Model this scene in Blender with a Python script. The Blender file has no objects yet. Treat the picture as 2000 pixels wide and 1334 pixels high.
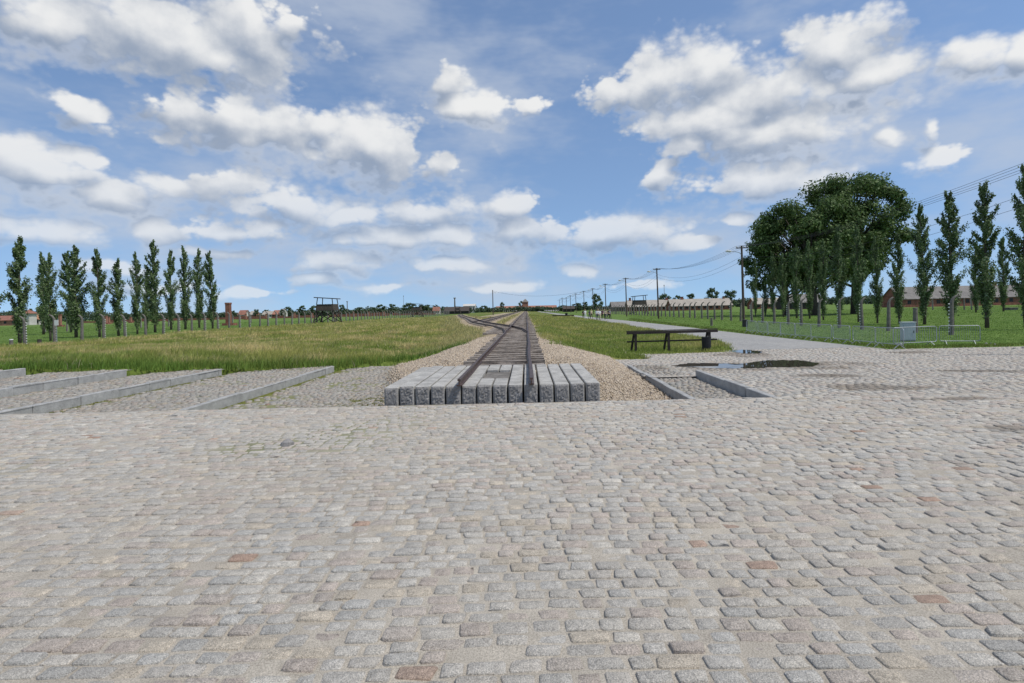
import bpy, math, random
import numpy as np
from mathutils import Vector
R = math.radians
rng = np.random.default_rng(7)
random.seed(7)
S = bpy.context.scene
C = S.collection

# ------------------------------------------------------------------ camera
H = 1.88                       # eye height above the plaza
FPX = 1111.0                   # 20 mm lens on a 2000 px wide picture
VPX, VPY, ROLL = 1028.0, 605.0, 0.022
cam_d = bpy.data.cameras.new('camera'); cam = bpy.data.objects.new('camera', cam_d); C.objects.link(cam)
cam_d.sensor_width = 36; cam_d.lens = FPX * 36 / 2000
cam_d.shift_x = -(VPX - 1000) / 2000; cam_d.shift_y = (VPY - 667) / 2000
cam_d.clip_end = 20000; cam_d.clip_start = 0.05
cam.location = (0, 0, H)
cam.rotation_mode = 'XYZ'
from mathutils import Matrix
cam.rotation_euler = (Matrix.Rotation(R(90), 3, 'X') @ Matrix.Rotation(-math.atan(ROLL), 3, 'Z')).to_euler()
S.camera = cam

def ray(px, py):
    u, v = px - VPX, py - VPY
    c, s = math.cos(math.atan(ROLL)), math.sin(math.atan(ROLL))
    return (u * c - v * s) / FPX, (u * s + v * c) / FPX      # lateral, down per metre of depth
def on_z(px, py, z=0.0):
    l, d = ray(px, py); y = (H - z) / d
    return l * y, y
def at_y(px, py, y):
    l, d = ray(px, py); return l * y, H - d * y

# ------------------------------------------------------------------ light
SUN = Vector((0.55, -0.22, 1.0)).normalized()
sun_el = math.asin(SUN.z); sun_az = math.atan2(SUN.x, SUN.y)
sd = bpy.data.lights.new('sun', 'SUN'); sun = bpy.data.objects.new('sun', sd); C.objects.link(sun)
sd.energy = 3.6; sd.angle = R(0.6); sd.color = (1.0, 0.955, 0.88)
sun.rotation_euler = (-SUN).to_track_quat('-Z', 'Y').to_euler(); sun.location = (30, -20, 60)
S.view_settings.view_transform = 'Standard'; S.view_settings.look = 'None'
S.view_settings.exposure = -0.13; S.view_settings.gamma = 1.0

# ------------------------------------------------------------------ node helpers
class NT:
    def __init__(s, nt): s.nt = nt
    def n(s, t, **kw):
        x = s.nt.nodes.new(t)
        for k, v in kw.items(): setattr(x, k, v)
        return x
    def link(s, a, b): s.nt.links.new(a, b)
    def put(s, sock, v):
        if hasattr(v, 'is_output'): s.link(v, sock)
        else: sock.default_value = v
    def math(s, op, a, b=0.0, c=0.0, clamp=False):
        x = s.n('ShaderNodeMath', operation=op, use_clamp=clamp)
        for i, v in enumerate((a, b, c)): s.put(x.inputs[i], v)
        return x.outputs[0]
    def vmath(s, op, a, b=None, c=None):
        x = s.n('ShaderNodeVectorMath', operation=op)
        for i, v in enumerate((a, b, c)):
            if v is not None: s.put(x.inputs[i], v)
        return x.outputs[1] if op in ('LENGTH', 'DOT_PRODUCT') else x.outputs[0]
    def mix(s, f, a, b, blend='MIX'):
        x = s.n('ShaderNodeMix', data_type='RGBA', blend_type=blend)
        s.put(x.inputs['Factor'], f); s.put(x.inputs[6], a); s.put(x.inputs[7], b)
        return x.outputs[2]
    def ramp(s, v, lo, hi, a=0.0, b=1.0):
        x = s.n('ShaderNodeMapRange', interpolation_type='SMOOTHSTEP')
        for i, q in enumerate((v, lo, hi, a, b)): s.put(x.inputs[i], q)
        return x.outputs[0]
    def noise(s, vec, scale, detail=3.0, rough=0.55):
        x = s.n('ShaderNodeTexNoise'); s.put(x.inputs['Vector'], vec)
        x.inputs['Scale'].default_value = scale; x.inputs['Detail'].default_value = detail
        x.inputs['Roughness'].default_value = rough
        return x.outputs['Fac']
def rgb(c): return (c[0], c[1], c[2], 1.0)

# ------------------------------------------------------------------ sky with clouds
W = bpy.data.worlds.new('World'); S.world = W; W.use_nodes = True
W.node_tree.nodes.clear(); T = NT(W.node_tree)
CLOUDS = [(330,70,230,80),(500,55,120,62),(430,110,110,45),(110,40,130,42),(575,40,50,30),
 (160,207,66,40),(350,225,95,56),(440,238,110,58),(560,243,88,44),(640,250,40,22),
 (735,290,135,58),(840,318,50,26),(95,330,125,42),(185,322,42,20),(450,360,100,36),(560,402,110,24),(330,365,60,22),
 (840,412,102,24),(1010,398,46,20),(870,145,40,40),(915,210,70,24),(1040,206,45,17),
 (1270,150,110,56),(1215,180,80,40),(1385,145,95,58),(1480,190,170,62),(1640,85,110,56),(1700,135,90,44),(1400,230,190,42),
 (1490,262,190,42),(1345,288,58,20),(1480,348,162,40),(1290,343,28,17),(1855,312,84,22),(1740,271,28,13),(1818,249,23,13),
 (1890,110,58,32),(1990,100,36,26),(1060,452,96,30),(1200,452,140,26),(760,466,105,19),(860,462,80,20),
 (470,452,140,19),(95,450,115,20),(660,508,105,15),(600,548,44,11),(1140,518,36,15),(1350,482,55,13),(300,455,60,16),(500,580,70,8),(760,560,80,7),(220,520,90,9),(210,388,130,22),(690,424,60,14),(420,492,110,11),(900,520,90,9),(1250,556,80,6),(300,556,100,7),(1450,430,50,10),(1000,560,70,6)]
def az_el(px, py):
    l, d = ray(px, py)
    return math.atan2(l, 1), math.atan2(-d, math.hypot(1, l))
ELL = []
for cx, cy, rx, ry in CLOUDS:
    a, e = az_el(cx, cy); a2, _ = az_el(cx + rx, cy); _, e2 = az_el(cx, cy - ry)
    ELL.append((a, e, abs(a2 - a) * 1.12, abs(e2 - e) * (1.5 if ry < 32 else 1.22)))
rr = random.Random(3)
for k in range(12):                                   # the same kind of sky goes on all round
    a = R(50) + k / 12 * R(262) + rr.uniform(-.05, .05); a = a if a < math.pi else a - 2 * math.pi
    e = R(rr.choice((6, 10, 16, 22, 30, 40))); q = 0.4 + e
    ELL.append((a, e, rr.uniform(.14, .26) * (q + .35), rr.uniform(.05, .09) * q))
def sky_group():
    g = bpy.data.node_groups.new('cloud_field', 'ShaderNodeTree'); G = NT(g)
    g.interface.new_socket('P', in_out='INPUT', socket_type='NodeSocketVector')
    g.interface.new_socket('D', in_out='OUTPUT', socket_type='NodeSocketFloat')
    g.interface.new_socket('S', in_out='OUTPUT', socket_type='NodeSocketFloat')
    gi = G.n('NodeGroupInput'); go = G.n('NodeGroupOutput'); p = gi.outputs[0]
    st = G.vmath('MULTIPLY', p, (1.0, 1.5, 1.0))
    wn = G.n('ShaderNodeTexNoise', noise_dimensions='2D'); G.link(st, wn.inputs['Vector'])
    wn.inputs['Scale'].default_value = 7.0; wn.inputs['Detail'].default_value = 2.0
    p = G.vmath('MULTIPLY_ADD', wn.outputs['Color'], (0.05, 0.045, 0), G.vmath('ADD', p, (-.025, -.0225, 0)))
    cur = None
    for a, e, ra, re in ELL:
        q = G.vmath('MULTIPLY_ADD', p, (1 / ra, 1 / re, 0), (-a / ra, -e / re, 0))
        L = G.vmath('LENGTH', q)
        cur = L if cur is None else G.math('MINIMUM', cur, L)
    cur = G.math('MINIMUM', cur, 2.2)
    nz = G.n('ShaderNodeTexNoise', noise_dimensions='2D'); G.link(st, nz.inputs['Vector'])
    nz.inputs['Scale'].default_value = 10.0; nz.inputs['Detail'].default_value = 5.0; nz.inputs['Roughness'].default_value = 0.6
    v = G.n('ShaderNodeTexVoronoi', feature='F1', voronoi_dimensions='2D'); G.link(st, v.inputs['Vector'])
    v.inputs['Scale'].default_value = 24.0; v.inputs['Detail'].default_value = 2.0; v.inputs['Roughness'].default_value = 0.6
    n3 = G.n('ShaderNodeTexNoise', noise_dimensions='2D'); G.link(st, n3.inputs['Vector'])
    n3.inputs['Scale'].default_value = 11.0; n3.inputs['Detail'].default_value = 2.0; n3.inputs['Roughness'].default_value = 0.5
    d = G.math('MULTIPLY_ADD', G.math('SUBTRACT', nz.outputs[0], 0.5), -1.7, cur)
    d = G.math('MULTIPLY_ADD', G.math('SUBTRACT', v.outputs['Distance'], 0.42), 0.50, d)
    sm = G.math('MULTIPLY_ADD', G.math('SUBTRACT', n3.outputs[0], 0.5), -1.5, cur)
    G.link(d, go.inputs[0]); G.link(sm, go.inputs[1]); return g
gcl = sky_group()
tc = T.n('ShaderNodeTexCoord'); sep = T.n('ShaderNodeSeparateXYZ'); T.link(tc.outputs['Generated'], sep.inputs[0])
az = T.math('ARCTAN2', sep.outputs[0], sep.outputs[1]); el = T.math('ARCSINE', sep.outputs[2])
cb = T.n('ShaderNodeCombineXYZ'); T.link(az, cb.inputs[0]); T.link(el, cb.inputs[1]); P = cb.outputs[0]
def field(vec):
    x = T.n('ShaderNodeGroup'); x.node_tree = gcl; T.link(vec, x.inputs[0]); return x.outputs
D0, S0 = field(P); D1, S1 = field(T.vmath('ADD', P, (0.010, 0.028, 0)))
stv = T.vmath('MULTIPLY', P, (1.6, 4.2, 1.0))
def noise2(vec, scale, detail, rough):
    x = T.n('ShaderNodeTexNoise', noise_dimensions='2D'); T.link(vec, x.inputs['Vector'])
    for k, v in (('Scale', scale), ('Detail', detail), ('Roughness', rough)): x.inputs[k].default_value = v
    return x.outputs[0]
lit = T.math('MULTIPLY_ADD', T.math('SUBTRACT', S1, S0), 0.52, 0.47)
lit = T.math('MULTIPLY_ADD', T.math('SUBTRACT', D1, D0), 0.16, lit)
lit = T.ramp(T.math('MULTIPLY_ADD', T.math('SUBTRACT', noise2(P, 26.0, 4.0, .6), .5), .42, lit), -.05, 1.05)
soft = noise2(P, 5.0, 2.0, .5)                          # some cloud edges are crisp, others fray out
edge = T.math('MULTIPLY_ADD', lit, -.30, T.ramp(soft, .36, .64, 1.32, 2.0))
dens = T.ramp(D0, edge, 0.70)
thin = T.ramp(D0, 0.8, 1.4)
lit = T.math('MAXIMUM', lit, T.math('MULTIPLY', thin, .60))
sky = T.n('ShaderNodeTexSky', sky_type='NISHITA'); sky.sun_disc = False
sky.sun_elevation = sun_el; sky.sun_rotation = sun_az; sky.air_density = 1.0; sky.dust_density = 0.3; sky.ozone_density = 3.0
T.link(T.vmath('NORMALIZE', T.vmath('MULTIPLY_ADD', tc.outputs['Generated'], (1, 1, .85), (0, 0, .13))), sky.inputs[0])
skyc = T.mix(1.0, sky.outputs[0], (0.132, 0.146, 0.156, 1), 'MULTIPLY')
ccol = T.mix(lit, (0.33, 0.40, 0.52, 1), (0.96, 0.96, 0.95, 1))
lowfade = T.ramp(el, 0.0, 0.32, 0.55, 1.0)
veil = T.ramp(noise2(stv, 1.7, 5.0, .6), 0.36, 0.74, 0.10, 0.70)
c1 = T.mix(veil, skyc, (0.56, 0.63, 0.75, 1))
c2 = T.mix(T.math('MULTIPLY', T.math('MULTIPLY', dens, 0.94), lowfade), c1, ccol)
bg = T.n('ShaderNodeBackground'); T.link(c2, bg.inputs[0]); bg.inputs[1].default_value = 1.0
wo = T.n('ShaderNodeOutputWorld'); T.link(bg.outputs[0], wo.inputs[0])
W.cycles.sampling_method = 'MANUAL'; W.cycles.sample_map_resolution = 256

# ------------------------------------------------------------------ materials
MATS = {}
def mat(name, col=(.5, .5, .5), rough=.85, attr=False, scale=6.0, amt=.25, fine=0.0, fscale=120.0, bump=0.0, bscale=40.0,
        metal=0.0, spec=.3, stretch=None, transl=0.0):
    m = bpy.data.materials.new(name); m.use_nodes = True; nt = m.node_tree; nt.nodes.clear(); G = NT(nt)
    out = G.n('ShaderNodeOutputMaterial'); b = G.n('ShaderNodeBsdfPrincipled')
    b.inputs['Roughness'].default_value = rough; b.inputs['Metallic'].default_value = metal
    b.inputs['Specular IOR Level'].default_value = spec
    if attr:
        a = G.n('ShaderNodeAttribute'); a.attribute_name = 'Col'; base = a.outputs['Color']
    else: base = rgb(col)
    tcn = G.n('ShaderNodeNewGeometry') if attr else G.n('ShaderNodeTexCoord')
    vec = tcn.outputs['Position'] if attr else tcn.outputs['Object']
    if stretch: vec = G.vmath('MULTIPLY', vec, stretch)
    n = G.noise(vec, scale, 5.0, .6)
    k = G.ramp(n, .25, .75, 1 - amt, 1 + amt)
    if fine:
        k2 = G.ramp(G.noise(vec, fscale, 2.0, .7), .3, .7, 1 - fine, 1 + fine)
        k = G.math('MULTIPLY', k, k2)
    cc = G.n('ShaderNodeCombineXYZ')
    for i in range(3): G.link(k, cc.inputs[i])
    col_out = G.mix(1.0, base, cc.outputs[0], 'MULTIPLY')
    G.link(col_out, b.inputs['Base Color'])
    if bump:
        bp = G.n('ShaderNodeBump'); bp.inputs['Strength'].default_value = bump; bp.inputs['Distance'].default_value = .02
        G.link(G.noise(vec, bscale, 6.0, .65), bp.inputs['Height']); G.link(bp.outputs[0], b.inputs['Normal'])
    if transl:
        t = G.n('ShaderNodeBsdfTranslucent'); G.link(col_out, t.inputs[0]); ms = G.n('ShaderNodeMixShader'); ms.inputs[0].default_value = transl
        G.link(b.outputs[0], ms.inputs[1]); G.link(t.outputs[0], ms.inputs[2]); G.link(ms.outputs[0], out.inputs[0])
    else: G.link(b.outputs[0], out.inputs[0])
    MATS[name] = m; return m
mat('sett', attr=True, rough=.85, scale=22, amt=.18, fine=.42, fscale=150, bump=.9, bscale=70)
mat('bed', attr=True, rough=.95, scale=3, amt=.16, fine=.28, fscale=110, bump=.5, bscale=120)
mat('earth', attr=True, rough=1.0, scale=.6, amt=.22, fine=.25, fscale=9, bump=.3, bscale=14, spec=.1)
mat('grass', attr=True, rough=.75, scale=.5, amt=.15, spec=.15, transl=.3)
mat('leaf', attr=True, rough=.6, scale=.8, amt=.2, spec=.25, transl=.25)
mat('gravel', attr=True, rough=.9, scale=20, amt=.2)
mat('granite', (.38, .365, .335), rough=.9, scale=3.2, amt=.26, fine=.3, fscale=90, bump=.8, bscale=30)
mat('granite_rough', (.27, .255, .24), rough=.9, scale=5, amt=.25, fine=.22, fscale=60, bump=.8, bscale=26)
mat('kerb', (.34, .335, .32), rough=.85, scale=4, amt=.18, fine=.28, fscale=80, bump=.5, bscale=40)
mat('rail', (.095, .062, .05), rough=.5, scale=8, amt=.35, fine=.25, fscale=60, bump=.3, bscale=50, metal=.4)
mat('rust', (.15, .085, .06), rough=.85, scale=9, amt=.3, fine=.25, fscale=60)
mat('sleeper', (.29, .25, .215), rough=.95, scale=6, amt=.4, fine=.35, fscale=40, bump=.9, bscale=18, stretch=(.25, 2.5, 1.0))
mat('wood_dark', (.035, .028, .024), rough=.75, scale=5, amt=.3, fine=.25, fscale=40, bump=.4, stretch=(.4, 2, 1))
mat('wood_grey', (.075, .063, .054), rough=.9, scale=4, amt=.35, fine=.3, fscale=20, stretch=(2, 2, .3))
mat('pole_wood', (.10, .075, .06), rough=.9, scale=4, amt=.3, stretch=(3, 3, .3))
mat('concrete', (.165, .15, .132), rough=.95, scale=3, amt=.3, fine=.25, fscale=30)
mat('ceramic', (.75, .74, .70), rough=.35, amt=.05)
mat('steel', (.36, .38, .39), rough=.5, metal=.7, amt=.1)
mat('black_metal', (.018, .018, .02), rough=.55, amt=.25, scale=10)
mat('cabinet', (.42, .47, .50), rough=.5, amt=.08)
mat('bark', (.09, .075, .06), rough=.95, scale=8, amt=.35, stretch=(3, 3, .6))
mat('brick', (.23, .10, .07), rough=.95, scale=1.2, amt=.3, fine=.3, fscale=6)
mat('brick_pale', (.33, .16, .11), rough=.95, scale=1.2, amt=.25, fine=.25, fscale=6)
mat('roof_grey', (.20, .185, .17), rough=.95, scale=.5, amt=.2, fine=.2, fscale=5)
mat('roof_pale', (.36, .32, .27), rough=.95, scale=.5, amt=.15, fine=.15, fscale=5)
mat('roof_red', (.27, .125, .09), rough=.9, scale=.6, amt=.2)
mat('roof_orange', (.38, .21, .12), rough=.9, scale=.6, amt=.2)
mat('plaster', (.55, .52, .47), rough=.9, scale=.6, amt=.12)
mat('window_dark', (.02, .022, .025), rough=.25, amt=.1)
mat('lamp_shell', (.62, .62, .60), rough=.4, amt=.05)
mat('wire', (.03, .03, .03), rough=.6, amt=.1)
mat('skin', (.50, .33, .25), rough=.6, amt=.08)
mat('hair_brown', (.05, .032, .02), rough=.7, amt=.2)
mat('hair_blond', (.36, .26, .13), rough=.7, amt=.2)
for nm, c in dict(white=(.78, .78, .77), black=(.02, .02, .022), navy=(.03, .035, .07), beige=(.50, .43, .30), grey=(.22, .22, .23), khaki=(.28, .24, .15), plum=(.10, .04, .06)).items():
    mat('cloth_' + nm, c, rough=.9, amt=.08)
def water():
    m = bpy.data.materials.new('puddle_water'); m.use_nodes = True; b = m.node_tree.nodes['Principled BSDF']
    b.inputs['Base Color'].default_value = (.06, .052, .04, 1); b.inputs['Roughness'].default_value = .02
    b.inputs['IOR'].default_value = 1.33; b.inputs['Specular IOR Level'].default_value = .6
    MATS['water'] = m
water()

# ------------------------------------------------------------------ mesh helpers
def finish(o, parent=None, label=None, cat=None, group=None, kind=None):
    C.objects.link(o)
    if parent is not None: o.parent = parent
    tag(o, label, cat, group, kind); return o
def tag(o, label=None, cat=None, group=None, kind=None):
    if label: o['label'] = label
    if cat: o['category'] = cat
    if group: o['group'] = group
    if kind: o['kind'] = kind
    return o
def empty(name, loc, label, cat, group=None, rz=0.0):
    o = bpy.data.objects.new(name, None); o.location = loc; o.rotation_euler.z = rz; o.empty_display_size = .3
    return finish(o, None, label, cat, group)
def np_mesh(name, V, faces, col=None, m=None, smooth=False):
    V = np.asarray(V, np.float32).reshape(-1, 3)
    faces = [np.asarray(f, np.int32) for f in faces if len(f)]
    me = bpy.data.meshes.new(name); me.vertices.add(len(V)); me.vertices.foreach_set('co', V.ravel())
    idx = np.concatenate([f.ravel() for f in faces]); tot = np.concatenate([np.full(len(f), f.shape[1], np.int32) for f in faces])
    st = np.concatenate([[0], np.cumsum(tot)[:-1]]).astype(np.int32)
    me.loops.add(len(idx)); me.loops.foreach_set('vertex_index', idx)
    me.polygons.add(len(tot)); me.polygons.foreach_set('loop_start', st)
    if smooth: me.polygons.foreach_set('use_smooth', np.ones(len(tot), bool))
    me.update(calc_edges=True)
    if col is not None:
        a = me.color_attributes.new('Col', 'FLOAT_COLOR', 'POINT')
        c4 = np.ones((len(V), 4), np.float32); c4[:, :3] = col; a.data.foreach_set('color', c4.ravel())
    if m: me.materials.append(MATS[m])
    return me
def add(name, me, parent=None, loc=(0, 0, 0), **kw):
    o = bpy.data.objects.new(name, me); o.location = loc; return finish(o, parent, **kw)
class MB:
    def __init__(s): s.v = []; s.f = []
    def box(s, x0, x1, y0, y1, z0, z1):
        b = len(s.v)
        s.v += [(x, y, z) for z in (z0, z1) for y in (y0, y1) for x in (x0, x1)]
        s.f += [tuple(b + i for i in q) for q in ((0, 2, 3, 1), (4, 5, 7, 6), (0, 1, 5, 4), (2, 6, 7, 3), (0, 4, 6, 2), (1, 3, 7, 5))]; return s
    def tube(s, pts, rad, n=6, cap=True, rot=0.0, flat=1.0):
        pts = [Vector(p) for p in pts]; rad = [rad] * len(pts) if not hasattr(rad, '__len__') else rad
        base = len(s.v); prev = None
        for i, p in enumerate(pts):
            t = (pts[min(i + 1, len(pts) - 1)] - pts[max(i - 1, 0)]).normalized()
            if prev is None: a = t.cross(Vector((0, 1, 0)) if abs(t.y) < .9 else Vector((1, 0, 0))).normalized()
            else: a = (prev - t * prev.dot(t)).normalized()
            prev = a; b = t.cross(a)
            for k in range(n):
                w = 2 * math.pi * k / n + rot
                s.v.append(tuple(p + (a * math.cos(w) + b * math.sin(w) * flat) * rad[i]))
        for i in range(len(pts) - 1):
            for k in range(n):
                s.f.append((base + i * n + k, base + i * n + (k + 1) % n, base + (i + 1) * n + (k + 1) % n, base + (i + 1) * n + k))
        if cap:
            s.f.append(tuple(base + k for k in range(n))[::-1]); s.f.append(tuple(base + (len(pts) - 1) * n + k for k in range(n)))
        return s
    def beam(s, p0, p1, w, h):                          # rectangular timber between two points
        p0, p1 = Vector(p0), Vector(p1); t = (p1 - p0).normalized()
        a = t.cross(Vector((0, 0, 1)));
        a = Vector((1, 0, 0)) if a.length < 1e-3 else a.normalized()
        c = a.cross(t).normalized(); b = len(s.v)
        for p in (p0, p1):
            for i, j in ((-1, -1), (1, -1), (1, 1), (-1, 1)): s.v.append(tuple(p + a * i * w / 2 + c * j * h / 2))
        s.f += [tuple(b + i for i in q) for q in ((0, 1, 2, 3), (7, 6, 5, 4), (0, 4, 5, 1), (1, 5, 6, 2), (2, 6, 7, 3), (3, 7, 4, 0))]; return s
    def poly(s, pts): b = len(s.v); s.v += [tuple(p) for p in pts]; s.f.append(tuple(range(b, b + len(pts)))); return s
    def mesh(s, name, m, smooth=False, bevel=0.0):
        me = bpy.data.meshes.new(name); me.from_pydata(s.v, [], s.f); me.materials.append(MATS[m])
        import bmesh
        bm = bmesh.new(); bm.from_mesh(me); bmesh.ops.recalc_face_normals(bm, faces=bm.faces)
        if bevel: bmesh.ops.bevel(bm, geom=list(bm.edges), offset=bevel, segments=1, affect='EDGES')
        bm.to_mesh(me); bm.free()
        if smooth:
            for p in me.polygons: p.use_smooth = True
        return me
    def build(s, name, m, parent=None, loc=(0, 0, 0), smooth=False, bevel=0.0, **kw):
        return add(name, s.mesh(name, m, smooth, bevel), parent, loc, **kw)
def copy_tree(o, parent=None):
    c = o.copy(); C.objects.link(c); c.parent = parent
    for ch in list(o.children): copy_tree(ch, c)
    return c
_lat = rng.random((256, 256))
def vnoise(x, y, s=1.0, o=3):                            # value noise in 0..1
    x = np.asarray(x, float); y = np.asarray(y, float); r = 0; a = .5; t = 0
    for k in range(o):
        X = x * s + 17.3 * k; Y = y * s + 41.7 * k; i = np.floor(X).astype(int); j = np.floor(Y).astype(int)
        fx = X - i; fy = Y - j; fx = fx * fx * (3 - 2 * fx); fy = fy * fy * (3 - 2 * fy)
        g = lambda p, q: _lat[p % 256, q % 256]
        r = r + a * ((g(i, j) * (1 - fx) + g(i + 1, j) * fx) * (1 - fy) + (g(i, j + 1) * (1 - fx) + g(i + 1, j + 1) * fx) * fy)
        t += a; a *= .5; s *= 2.03
    return r / t
def sstep(a, b, x): t = np.clip((np.asarray(x, float) - a) / (b - a), 0, 1); return t * t * (3 - 2 * t)
def mixc(a, b, t): t = np.asarray(t)[..., None]; return np.asarray(a) * (1 - t) + np.asarray(b) * t

# ------------------------------------------------------------------ lie of the land
TX = -0.675                                             # track centre line
SEAM = 11.55                                            # where the raised plaza stops
BRANCH = np.array([(38, 0), (45, -.45), (53, -1.55), (64, -3.6), (76, -5.8), (112, -10.3), (148, -15.5), (230, -26), (300, -34)], float)
def branch_x(y): return TX + np.interp(y, BRANCH[:, 0], BRANCH[:, 1])
def track_dist(x, y):
    d = np.abs(x - TX)
    d = np.minimum(d, np.where((y > 38) & (y < 300), np.abs(x - branch_x(y)), 99))
    return np.minimum(d, np.where(y > 74, np.abs(x + 6.5), 99))
LK = [(-7.7, -.2, 22.6), (-10.9, 0.0, 20.3), (-13.1, .2, 18.6), (-15.6, .4, 17.7)]   # kerbs left: x, top level, far end
RK = [(3.59, -.2, 20.5), (4.91, 0.0, 16.7)]
def field_z(x, y):
    x = np.asarray(x, float); y = np.asarray(y, float)
    z = -.40 + .27 * sstep(40, 100, y)
    lt = np.interp(x, [-40, -22, -15.6, -13.1, -10.9, -7.7, -4], [-.4, .30, .36, .16, -.04, -.26, -.40])
    z = z + (lt - (-.40)) * (1 - sstep(22, 46, y)) * (x < -3)
    td = track_dist(x, y)
    z = z + (.20 - z) * (1 - sstep(1.7, 5.2, td)) * sstep(13.0, 20.0, y)
    return z
def plaza_z(x, y): return -.25 * sstep(13, 19, y) - .15 * sstep(19, 27, y)
def grass_front(x): return np.interp(x, [-60, -16.5, -15.6, -13.1, -10.9, -7.7, -5.8, -4.4], [16, 17.9, 18.1, 19.0, 20.8, 23.0, 26.0, 30])
def road_l(y): return np.interp(y, [28, 33, 38, 100, 400, 800], [10.2, 11.6, 12.5, 11.4, 10.5, 10])
def road_r(y): return np.interp(y, [26, 60, 100, 400, 800], [17.4, 17.0, 15.0, 13.8, 13.3])
def paved(x, y):
    near = (y < SEAM)
    left = (x < -3.0) & (y < grass_front(x))
    pit = (x >= -5.8) & (x < 3.6) & (y < 15)
    right = (x > 3.6) & (y < np.where(x < 5.4, 25.0, np.where(x < 9.8, 27.6, np.where(x < 16.5, 400, 27.4)))) & ((y < 27.6) | ((x > road_l(y)) & (x < road_r(y))))
    return near | left | pit | right

# ground sheet to the horizon
def axis(pts):
    out = []
    for (a, b, st) in pts: out += list(np.arange(a, b, st))
    return np.array(out + [pts[-1][1]])
xs = axis([(-4000, -400, 300), (-400, -100, 25), (-100, -30, 3), (-30, -9, .8), (-9, 7, .3), (7, 30, .8), (30, 100, 3), (100, 400, 25), (400, 4000, 300)])
ys = axis([(-400, 0, 50), (0, 10, 2), (10, 32, .35), (32, 62, .7), (62, 130, 2), (130, 400, 9), (400, 1200, 80), (1200, 6000, 400)])
XX, YY = np.meshgrid(xs, ys); ZZ = field_z(XX, YY)
pv = paved(XX, YY)
surf = np.where(YY < SEAM, 0, np.where(XX > 3.6, plaza_z(XX, YY), -.42))
ZZ = np.where(pv, np.minimum(ZZ, surf) - .35, ZZ)
road_in = (YY >= 27) & (XX > road_l(YY) + .0) & (XX < road_r(YY) - .0)
ZZ = np.where(road_in, field_z(XX, YY) - .06, ZZ)
td = track_dist(XX, YY); nn = vnoise(XX, YY, .35, 4); n2 = vnoise(XX + 90, YY, .06, 3)
gcol = mixc((.105, .145, .030), (.17, .175, .05), sstep(.35, .7, n2))
gcol = mixc(gcol, (.19, .155, .06), .7 * sstep(.52, .8, nn) * (XX < 2))
lawn = (XX > 12) | (XX < -40)
gcol = np.where(lawn[..., None], mixc((.095, .165, .032), (.13, .185, .045), nn), gcol)
tan = mixc((.30, .235, .155), (.40, .32, .22), nn)
gw = (1 - sstep(2.0, 3.0, td + (nn - .5) * 1.6 + np.where((XX > TX) & (YY > 27), .9, 0))) * (YY > 10)
apron = (YY > 12) & (YY < 27) & (XX > -5.9) & (XX < 3.7)
gw = np.maximum(gw, apron * (1 - sstep(24.2, 26.5, YY + (nn - .5) * 2)))
gw = np.where(YY > 110, gw * .8, gw)
gcol = mixc(gcol, tan, gw)
sand = ((XX > -16) & (XX < -8) & (YY > 150) & (YY < 420)); gcol = np.where(sand[..., None], mixc((.38, .31, .21), (.30, .26, .16), nn), gcol)
ny, nx = XX.shape; I = np.arange(ny * nx).reshape(ny, nx)
F = np.stack([I[:-1, :-1], I[:-1, 1:], I[1:, 1:], I[1:, :-1]], -1).reshape(-1, 4)
ground = add('ground', np_mesh('ground', np.stack([XX, YY, ZZ], -1), [F], gcol.reshape(-1, 3), 'earth', True), kind='structure')

# ------------------------------------------------------------------ stone setts
def stain(x, y):                                         # mud washed over the paving
    s = np.zeros_like(x, dtype=float)
    for px, py, rx, ry, w in [(1610, 745, 70, 7, 1), (1700, 762, 80, 6, .9), (1820, 790, 110, 4, .9), (1920, 733, 90, 6, .9), (1780, 765, 60, 5, .8),
                              (1470, 714, 200, 8, .8), (1460, 687, 60, 6, .9), (1990, 850, 60, 10, .8), (1780, 682, 40, 4, .9), (1640, 718, 50, 4, .7)]:
        z = plaza_z(0, 20) if py < 760 else -.1
        cx, cy = on_z(px, py, z); ex = rx / FPX * cy; _, cy2 = on_z(px, py - ry, z); ey = abs(cy2 - cy) * 1.2
        q = np.hypot((x - cx) / ex, (y - cy) / ey) + (vnoise(x, y, 1.3, 3) - .5) * 1.5
        s = np.maximum(s, w * (1 - sstep(.55, 1.15, q)))
    return s
PAL = np.array([(.385, .385, .38), (.36, .37, .375), (.42, .415, .40), (.40, .35, .325), (.37, .335, .315), (.43, .385, .32), (.49, .48, .455), (.41, .40, .385)])
PAL = (PAL * .68 + PAL.mean(0) * .32) * np.array((1.145, 1.085, .985))
PW = np.array([.2, .16, .16, .14, .1, .09, .07, .08])
OCT = np.array([(-.5, -.37), (-.42, -.5), (.42, -.5), (.5, -.37), (.5, .37), (.42, .5), (-.42, .5), (-.5, .37)])
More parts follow.
